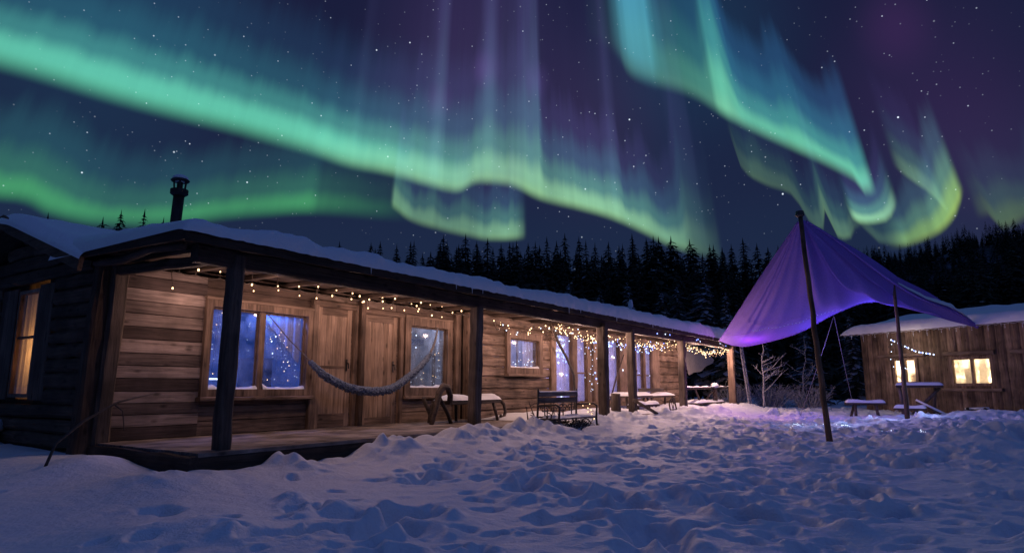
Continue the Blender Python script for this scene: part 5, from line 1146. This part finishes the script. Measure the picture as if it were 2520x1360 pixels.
for k, (lb_, az, e, d) in enumerate(FT): plant(frost[k % 3], d * math.sin(R(az)), d * math.cos(R(az)), d * math.tan(R(e)) + .9, lb_, 'frosted spruces at the forest edge')
# the depth of the forest behind the counted trees, one mass
m_ = MB(); me_list = dark[:3]
vs_ = [np.array([v.co[:] for v in me.vertices]) for me in me_list]; fs_ = [[tuple(p.vertices) for p in me.polygons] for me in me_list]
az = -20.0; allv = []; allf = []; off = 0
while az < 46:
    d = random.uniform(80, 105); e = (el_line(az) if az < 26 else 9.0) - random.uniform(.4, 2.2); h = d * math.tan(R(e)) + .8; k = random.randrange(3); a = random.uniform(0, 6.28)
    c_, s_ = math.cos(a), math.sin(a); v = vs_[k] * (h / 10); v = np.stack([v[:, 0] * c_ - v[:, 1] * s_ + d * math.sin(R(az)), v[:, 0] * s_ + v[:, 1] * c_ + d * math.cos(R(az)), v[:, 2]], -1)
    allv.append(v); allf += [tuple(q + off for q in f) for f in fs_[k]]; off += len(v); az += random.uniform(.35, .6)
me = bpy.data.meshes.new('forest'); me.from_pydata(np.concatenate(allv).tolist(), [], allf); me.materials.append(M_NEEDLE); me.update()
o = bpy.data.objects.new('forest', me); COL.objects.link(o); tag(o, kind='stuff')

# the wood on the far slope, one mass
lo = [spruce_mesh(60 + k, 0, wide=w, dens=.30) for k, w in enumerate((.22, .28, .25))]
vs_ = [np.array([v.co[:] for v in me.vertices]) for me in lo]; fs_ = [[tuple(p.vertices) for p in me.polygons] for me in lo]
allv = []; allf = []; off = 0
for q in range(1000):
    u = random.uniform(.1, .72); v = random.uniform(.18, .70)
    if MN.noise(Vector((u * 9, v * 5, 4))) > .30: continue
    p = hfn(u, v); h = random.uniform(5, 9); k = random.randrange(3); a = random.uniform(0, 6.28); c_, s_ = math.cos(a), math.sin(a); w = vs_[k] * (h / 10)
    allv.append(np.stack([w[:, 0] * c_ - w[:, 1] * s_ + p[0], w[:, 0] * s_ + w[:, 1] * c_ + p[1], w[:, 2] + p[2] - .3], -1)); allf += [tuple(e + off for e in f) for f in fs_[k]]; off += len(w)
me = bpy.data.meshes.new('hillside_forest'); me.from_pydata(np.concatenate(allv).tolist(), [], allf); me.materials.append(M_NEEDLE); me.update()
o = bpy.data.objects.new('hillside_forest', me); COL.objects.link(o); tag(o, kind='stuff')

# bare frosted sapling and brush
def bare_tree(name, label, loc, h, n, seed, mat, lean=(0, 0)):
    rs = random.Random(seed); t = thing(name, label, 'sapling', loc); tr = MB(); bp_ = []
    pts = [Vector((lean[0] * (k / 8) ** 1.3 + rs.uniform(-.04, .04), lean[1] * k / 8, -.1 + (h + .1) * k / 8)) for k in range(9)]
    tr.tube(pts, [.035 * (1 - k / 9.5) + .006 for k in range(9)], 6); tr.build('trunk', mat, t, True)
    b = MB()
    for k in range(n):
        s = rs.uniform(.25, .95) * 8; i = min(7, int(s)); p = pts[i].lerp(pts[i + 1], s - i); a = rs.uniform(0, 6.28); l_ = h * rs.uniform(.2, .48) * (1 - .4 * s / 8)
        d = Vector((math.cos(a), math.sin(a) * .6, rs.uniform(.3, 1.0))).normalized(); q = p + d * l_ * .5 + Vector((0, 0, -.03)); e = p + d * l_ + Vector((0, 0, rs.uniform(-.1, .15)))
        b.tube([p, q, e], [.016, .011, .006], 5)
        for w_ in range(4):
            r0 = q.lerp(e, rs.random()); d2 = (d + Vector((rs.uniform(-.9, .9), rs.uniform(-.9, .9), rs.uniform(-.3, .8)))).normalized() * l_ * rs.uniform(.15, .4); b.tube([r0, r0 + d2], [.009, .004], 4)
    b.build('twigs', mat, t, True)
bare_tree('sapling', 'bare frosted sapling with crooked twigs beyond the porch end', gp_(8.9, 23.4), 2.3, 12, 3, M_BRANCH, (.1, 0))
bare_tree('sapling', 'thin frosted sapling leaning in the dark left of the board cabin', gp_(11.6, 26.5), 2.6, 10, 8, M_BRANCH, (.35, 0))
for k, (x, y, lb_) in enumerate(((9.9, 25.5, 'frosted brush heap behind the bare sapling'), (11.3, 25.2, 'frosted brush in the dark just left of the board cabin'), (10.6, 26.6, 'rounded snowy bush furthest back under the canopy opening'), (8.6, 25.6, 'frosted brush close to the far porch end'))):
    twiggy('snowy_brush', lb_, 'bush', (x, y, G(x, y)), .3, 1.0, 70, .9, M_BRANCH, .011, (0, 0), 4, 'frosted brush')
